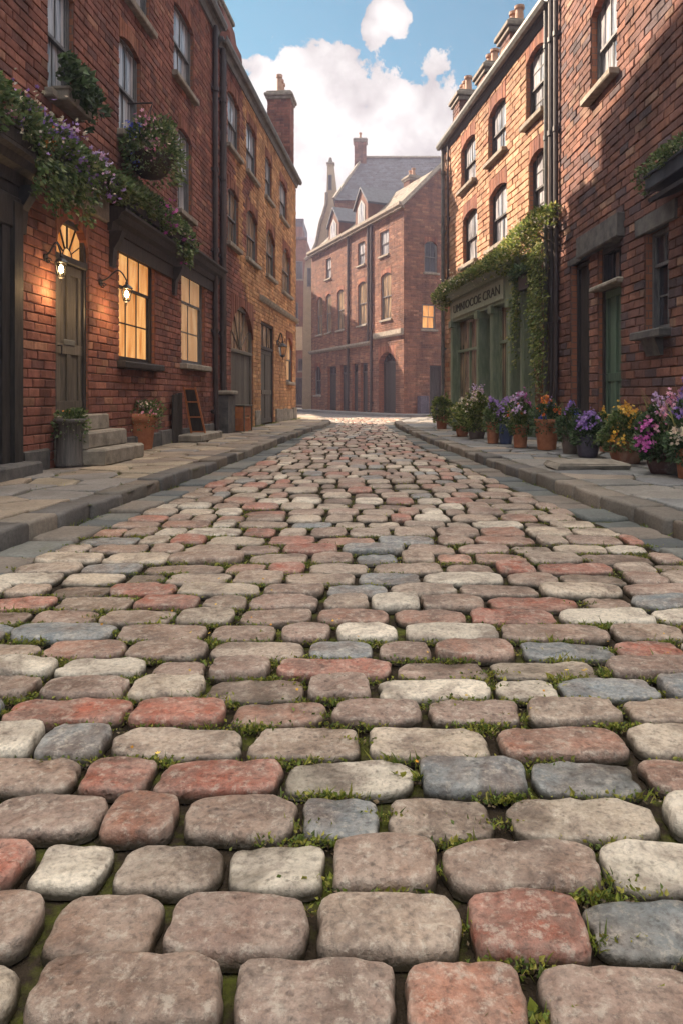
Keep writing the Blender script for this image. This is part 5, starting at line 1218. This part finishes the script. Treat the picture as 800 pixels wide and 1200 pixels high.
planter(L1, UL(59), UL(88), 4.42, .16, .22, 'dark leafy window box on the sill nearest the camera', [(UL(57),4.45,4.95),(UL(75),4.40,5.05),(UL(93),4.3,4.85)], 900, 'leaf_dark', .09, (), seed=4, box='stone')
# hanging basket
def basket():
    u = UL(150); c = L1.w(u, .36, 4.55); t = thing('hanging_basket', c, 'round hanging basket of blue and pink flowers below the second floor window', 'hanging basket')
    MB().lathe(c - Vector((0,0,.34)), [(.03,0),(.16,.03),(.27,.14),(.33,.30),(.34,.34),(.30,.34),(.05,.28)], 18).build('basket', M['basket'], t, smooth=True)
    mb = MB()
    for a in (0, 2.1, 4.2): mb.tube([c + Vector((.31*math.cos(a), .31*math.sin(a), 0)), c + Vector((0,0,.75))], .006, 4)
    mb.tube([L1.w(u,0,5.35), L1.w(u,.38,5.35), L1.w(u,.36,5.28)], .012, 6); mb.build('chain', M['iron'], t)
    P, D = clump(c - Vector((0,0,.12)), .50, .62, 2400, 0)
    for _ in range(700):
        a = random.uniform(0, 6.28); q = random.uniform(.28,.48); P.append(c + Vector((math.cos(a)*q, math.sin(a)*q, random.uniform(-.35,.1)))); D.append(Vector((math.cos(a), math.sin(a), -.5)))
    v, f = leaf_mesh(P, D, np.full(len(P), .065)); np_obj('foliage', [(v, f, 0)], [M['leaf']], t)
    bank_flowers([p for p in P if (p-c).length > .3], 'blue', 60, .045, near(140,170), .05, t); bank_flowers([p for p in P if (p-c).length > .3], 'pink', 80, .05, near(160,200), .08, t); bank_flowers([p for p in P if (p-c).length > .3], 'cream', 60, .035, None, .1, t)
basket()
planter(R1, UR(800)-.6, UR(779), 3.52, .20, .26, 'slate window box with green plants at the right edge', [(UR(800)-.6,3.6,3.95),(UR(785),3.6,3.95),(UR(775),3.45,3.85)], 900, 'leaf', .05, (('cream', 14, .03, None, .06),), box='slate', seed=5)
planter(R2, UQ(641), UQ(629), 3.05, .36, .40, 'black window box with dark ivy beside the downpipe', [(UQ(642),3.3,3.62),(UQ(630),3.3,3.65),(UQ(622),3.2,3.6)], 900, 'leaf_dark', .06, (), box='iron', seed=6)
UC = lambda p: R2.Uo(p, .34)
# pots on the shop cornice: climber spilling across
t = thing('climbing_plant', R2.w(UC(600), .3, 3.8), 'sunlit yellow green climber sprawling over the shop cornice', 'climbing plant')
pth = [(UC(641),4.05,4.45),(UC(628),3.95,4.5),(UC(612),3.55,4.5),(UC(600),3.45,4.45),(UC(585),3.55,4.25),(UC(572),3.62,4.2),(UC(560),3.7,4.15),(UC(548),3.72,4.1),(UC(538),3.7,4.15),(UC(526),3.6,4.25),(UC(516)+.1,3.4,4.2)]
v, f, P = band_leaves(R2, pth, 9500, 'leaf_yellow', .075, .02, .62, seed=8, thr=-.12)
np_obj('foliage', [(v, f, 0)], [M['leaf_yellow']], t); bank_flowers(P, 'cream', 330, .04, None, .12, t)
mb = MB()
for k in range(14):
    u = random.uniform(UC(636), UC(530)); mb.tube([R2.w(u, .08, 3.8), R2.w(u+.3, .25, 4.0), R2.w(u+.7, .3, random.uniform(3.8,4.2))], .009, 5, caps=False)
mb.build('stem', M['wood_grey'], t, recalc=False)
t = thing('hanging_ivy', R2.w(UC(620), .3, 3.0), 'long curtain of ivy hanging beside the shop window', 'ivy')
P = []; D = []; mb = MB()
for k in range(20):
    if k < 17 and k % 3 == 2: continue
    u = random.uniform(UC(635), UC(621)) if k < 17 else random.uniform(UC(606), UC(602)); L = random.uniform(1.4, 2.9) if k < 17 else random.uniform(1.2, 2.4); pts = []
    if k > 19: u = random.uniform(UC(639), UC(632)); L = random.uniform(1.3,2)
    for i in range(30):
        q = i/29; pts.append(R2.w(u + .12*mn.noise(Vector((q*3, k, 0))), .34 + .08*mn.noise(Vector((q*3, k, 5))), 3.75 - L*q))
    mb.tube(pts, .006, 4, caps=False)
    for p in pts:
        for _ in range(8): P.append(p + Vector((random.gauss(0,.05), random.gauss(0,.05), random.gauss(0,.06)))); D.append(R2.n*.7 + Vector((random.gauss(0,.4), random.gauss(0,.4), -.6)))
v, f = leaf_mesh(P, D, np.full(len(P), .062)); np_obj('foliage', [(v, f, 0)], [M['leaf_yellow']], t); mb.build('stem', M['wood_grey'], t, recalc=False)

# weeds along kerbs and wall feet
def weeds():
    P = []; D = []; S = []
    def tuft(x, y, z, n, s, sp=.05):
        for _ in range(n): P.append((x+random.gauss(0,sp), y+random.gauss(0,sp), z)); D.append((random.gauss(0,.7), random.gauss(0,.7), .8)); S.append(s*random.uniform(.5,1.4))
    for K, sd in ((KL,-1),(KR,1)):
        for p in along(K, 0):
            if p[1] < 24 and random.random() < .30 + .5*mn.noise(Vector((p[0], p[1]*.8, sd))):
                tuft(p[0]-sd*.03, p[1], .0, 7, .035, .025)
            if p[1] < 20 and random.random() < .10: tuft(p[0]+sd*.25, p[1], PAVE-.02, 6, .03, .02)
    for y in np.arange(7, 27, .07):
        for sd in (-1, 1):
            if sd > 0 and y > 20: continue
            q = mn.noise(Vector((y*.9, sd*7, 0)))
            if q > .0 or (sd < 0 and 12.5 < y < 15.6) or (sd < 0 and y > 24.5): tuft(wallx(sd, y)-sd*.07, y, PAVE-.01, int(9 + 14*max(0, q)), .055, .045)
    for s in SL+SR:
        for _ in range(3): tuft(s[0]+random.choice((-.27,.27)), s[1]+random.choice((-.24,.24)), PAVE-.02, 5, .024, .05)
        if random.random() < .4: tuft(s[0]+.28, s[1]+random.uniform(-.2,.2), PAVE-.02, 6, .028, .03)
    v, f = leaf_mesh(P, D, np.array(S)*1.2, 'blade'); k = range(0, len(P), 2); v2, f2 = leaf_mesh([P[i] for i in k], [D[i] for i in k], np.array([S[i]*.6 for i in k]), 'leaf')
    tag(np_obj('weeds', [(v, f, 0), (v2, f2, 1)], [M['blade'], M['leaf']]), 'low weeds and grass along kerbs and the feet of walls', 'weeds', kind='stuff')
weeds()

# ================================================================== HAZE
def haze():
    t = NT('evening_haze'); t.t.nodes.remove(t.b); p = t.n('ShaderNodeVolumePrincipled')
    p.inputs['Color'].default_value = (.76,.72,.98,1); p.inputs['Density'].default_value = HAZE; p.inputs['Anisotropy'].default_value = .35
    t.l(p.outputs[0], t.out.inputs['Volume'])
    me = MB().box(W0, -410, 410, -65, 710, -1.1, 32); o = me.build('haze', t.mat); o['kind'] = 'stuff'; o['label'] = 'thin pale haze hanging in the street'; o['category'] = 'haze'
HAZE = .0022
haze()

# ================================================================== SKY, SUN, CAMERA
travel = Vector((1, -.85, -.90)).normalized()
elev = math.asin(-travel.z); azi = math.atan2(-travel.x, -travel.y)        # towards the sun, from +Y clockwise
w = bpy.data.worlds.new('World'); SC.world = w; w.use_nodes = True; nt = w.node_tree; bg = nt.nodes['Background']
def N(ty, **k):
    o = nt.nodes.new(ty)
    for a, v in k.items(): setattr(o, a, v)
    return o
sky = N('ShaderNodeTexSky', sky_type='NISHITA'); sky.sun_disc = False; sky.sun_elevation = elev; sky.sun_rotation = azi; sky.air_density = 1.2; sky.dust_density = .6; sky.ozone_density = 1.2
tc = N('ShaderNodeTexCoord'); V3 = tc.outputs['Generated']
def noise_n(sc, det, vec=V3, r=.6, dist=0.0, off=None):
    n = N('ShaderNodeTexNoise'); n.inputs['Scale'].default_value = sc; n.inputs['Detail'].default_value = det; n.inputs['Roughness'].default_value = r; n.inputs['Distortion'].default_value = dist
    if off: m = N('ShaderNodeMapping'); m.inputs['Location'].default_value = off; nt.links.new(vec, m.inputs['Vector']); vec = m.outputs[0]
    nt.links.new(vec, n.inputs['Vector']); return n.outputs['Fac']
def mth(op, a, b=0.0):
    o = N('ShaderNodeMath', operation=op)
    for i, v in enumerate((a, b)):
        if isinstance(v, (int, float)): o.inputs[i].default_value = v
        else: nt.links.new(v, o.inputs[i])
    return o.outputs[0]
def rmp(f, stops):
    o = N('ShaderNodeValToRGB'); e = o.color_ramp.elements
    while len(e) < len(stops): e.new(.5)
    for i, (p, c) in enumerate(stops): e[i].position = p; e[i].color = (*c, 1) if isinstance(c, tuple) else (c, c, c, 1)
    nt.links.new(f, o.inputs['Fac']); return o.outputs['Color']
acc = None
for (px, py, r) in ((372,150,.095),(350,215,.11),(362,112,.05),(410,175,.07),(440,200,.10),(300,200,.08),(330,250,.13),(488,150,.085),(470,125,.055),(455,190,.085),(520,175,.07),(430,240,.14),(560,240,.12),(250,150,.10),(452,22,.028),(440,35,.022)):
    dv = Vector(((px-CX)/F_PX, 1, (CY-py)/F_PX)).normalized()
    d = N('ShaderNodeVectorMath', operation='DISTANCE'); nt.links.new(V3, d.inputs[0]); d.inputs[1].default_value = dv
    m = mth('SUBTRACT', 1.0, mth('DIVIDE', d.outputs['Value'], r)); acc = m if acc is None else mth('MAXIMUM', acc, m)
acc = mth('MAXIMUM', acc, -1.2)
nz = noise_n(16, 12, r=.62, dist=.1); gen = noise_n(3.0, 7, r=.62, off=(1.7,.4,2.2))
sep = N('ShaderNodeSeparateXYZ'); nt.links.new(V3, sep.inputs[0])
low = mth('MULTIPLY', mth('SUBTRACT', .30, sep.outputs[2]), 2.6)          # cloud bank near the horizon
f = mth('ADD', mth('MAXIMUM', acc, mth('MINIMUM', low, .8)), mth('MULTIPLY', mth('SUBTRACT', nz, .5), 2.6))
cover = rmp(f, [(.0, 0), (.10, 1)])
wisp = rmp(gen, [(.54, 0), (.78, .35)])
cov = mth('MAXIMUM', cover, wisp)
shade = noise_n(12, 6, r=.5, dist=.1, off=(.10,0,-.20)); ccol = rmp(mth('ADD', mth('MULTIPLY', shade, .9), mth('MULTIPLY', f, .22)), [(.38,(.62,.60,.59)), (.50,(.86,.84,.81)), (.60,(1.08,1.06,1.02))])
bg.inputs[1].default_value = SKY = .14
cs = N('ShaderNodeVectorMath', operation='SCALE'); nt.links.new(ccol, cs.inputs[0]); cs.inputs['Scale'].default_value = 1.8
hs = N('ShaderNodeHueSaturation'); hs.inputs['Saturation'].default_value = 1.0; nt.links.new(sky.outputs[0], hs.inputs['Color'])
mx = N('ShaderNodeMix', data_type='RGBA'); nt.links.new(cov, mx.inputs[0]); nt.links.new(hs.outputs[0], mx.inputs[6]); nt.links.new(cs.outputs[0], mx.inputs[7]); 
tint = N('ShaderNodeMix', data_type='RGBA', blend_type='MULTIPLY'); tint.inputs[0].default_value = 1; nt.links.new(hs.outputs[0], tint.inputs[6]); tint.inputs[7].default_value = (.07,.225,.225,1); nt.links.new(tint.outputs[2], mx.inputs[6])
# bright overhead cap added out of view to fill the shaded street
ov = rmp(mth('ADD', sep.outputs[2], mth('MULTIPLY', mth('SUBTRACT', gen, .5), .12)), [(.66, 0), (.76, 1)])
mo = N('ShaderNodeMix', data_type='RGBA'); nt.links.new(ov, mo.inputs[0]); nt.links.new(mx.outputs[2], mo.inputs[6]); mo.inputs[7].default_value = (7.0,6.6,6.1,1); nt.links.new(mo.outputs[2], bg.inputs[0])
sl = bpy.data.lights.new('sun', 'SUN'); sl.energy = 5; sl.angle = math.radians(.5); sl.color = (1, .79, .60)
so = bpy.data.objects.new('sun', sl); COL.objects.link(so); so.rotation_euler = travel.to_track_quat('-Z', 'Y').to_euler(); so.location = (-20, 20, 30)

cam = bpy.data.cameras.new('camera'); co = bpy.data.objects.new('camera', cam); COL.objects.link(co); SC.camera = co
co.location = (0, 0, EYE); co.rotation_euler = (math.radians(90), 0, 0)
cam.sensor_fit = 'VERTICAL'; cam.sensor_height = 36; cam.sensor_width = 24; cam.lens = F_PX/1200*36
cam.shift_x = -(CX-400)/1200; cam.shift_y = -(600-CY)/1200; cam.clip_start = .05; cam.clip_end = 2000

SC.view_settings.view_transform = 'Standard'; SC.view_settings.look = 'None'; SC.view_settings.gamma = 1; SC.view_settings.exposure = 1.8
SC.render.engine = 'CYCLES'; cy = SC.cycles; cy.use_denoising = True; cy.max_bounces = 7; cy.diffuse_bounces = 4; cy.glossy_bounces = 3; cy.transmission_bounces = 5; cy.volume_bounces = 0
cy.sample_clamp_indirect = 6; cy.caustics_reflective = False; cy.caustics_refractive = False
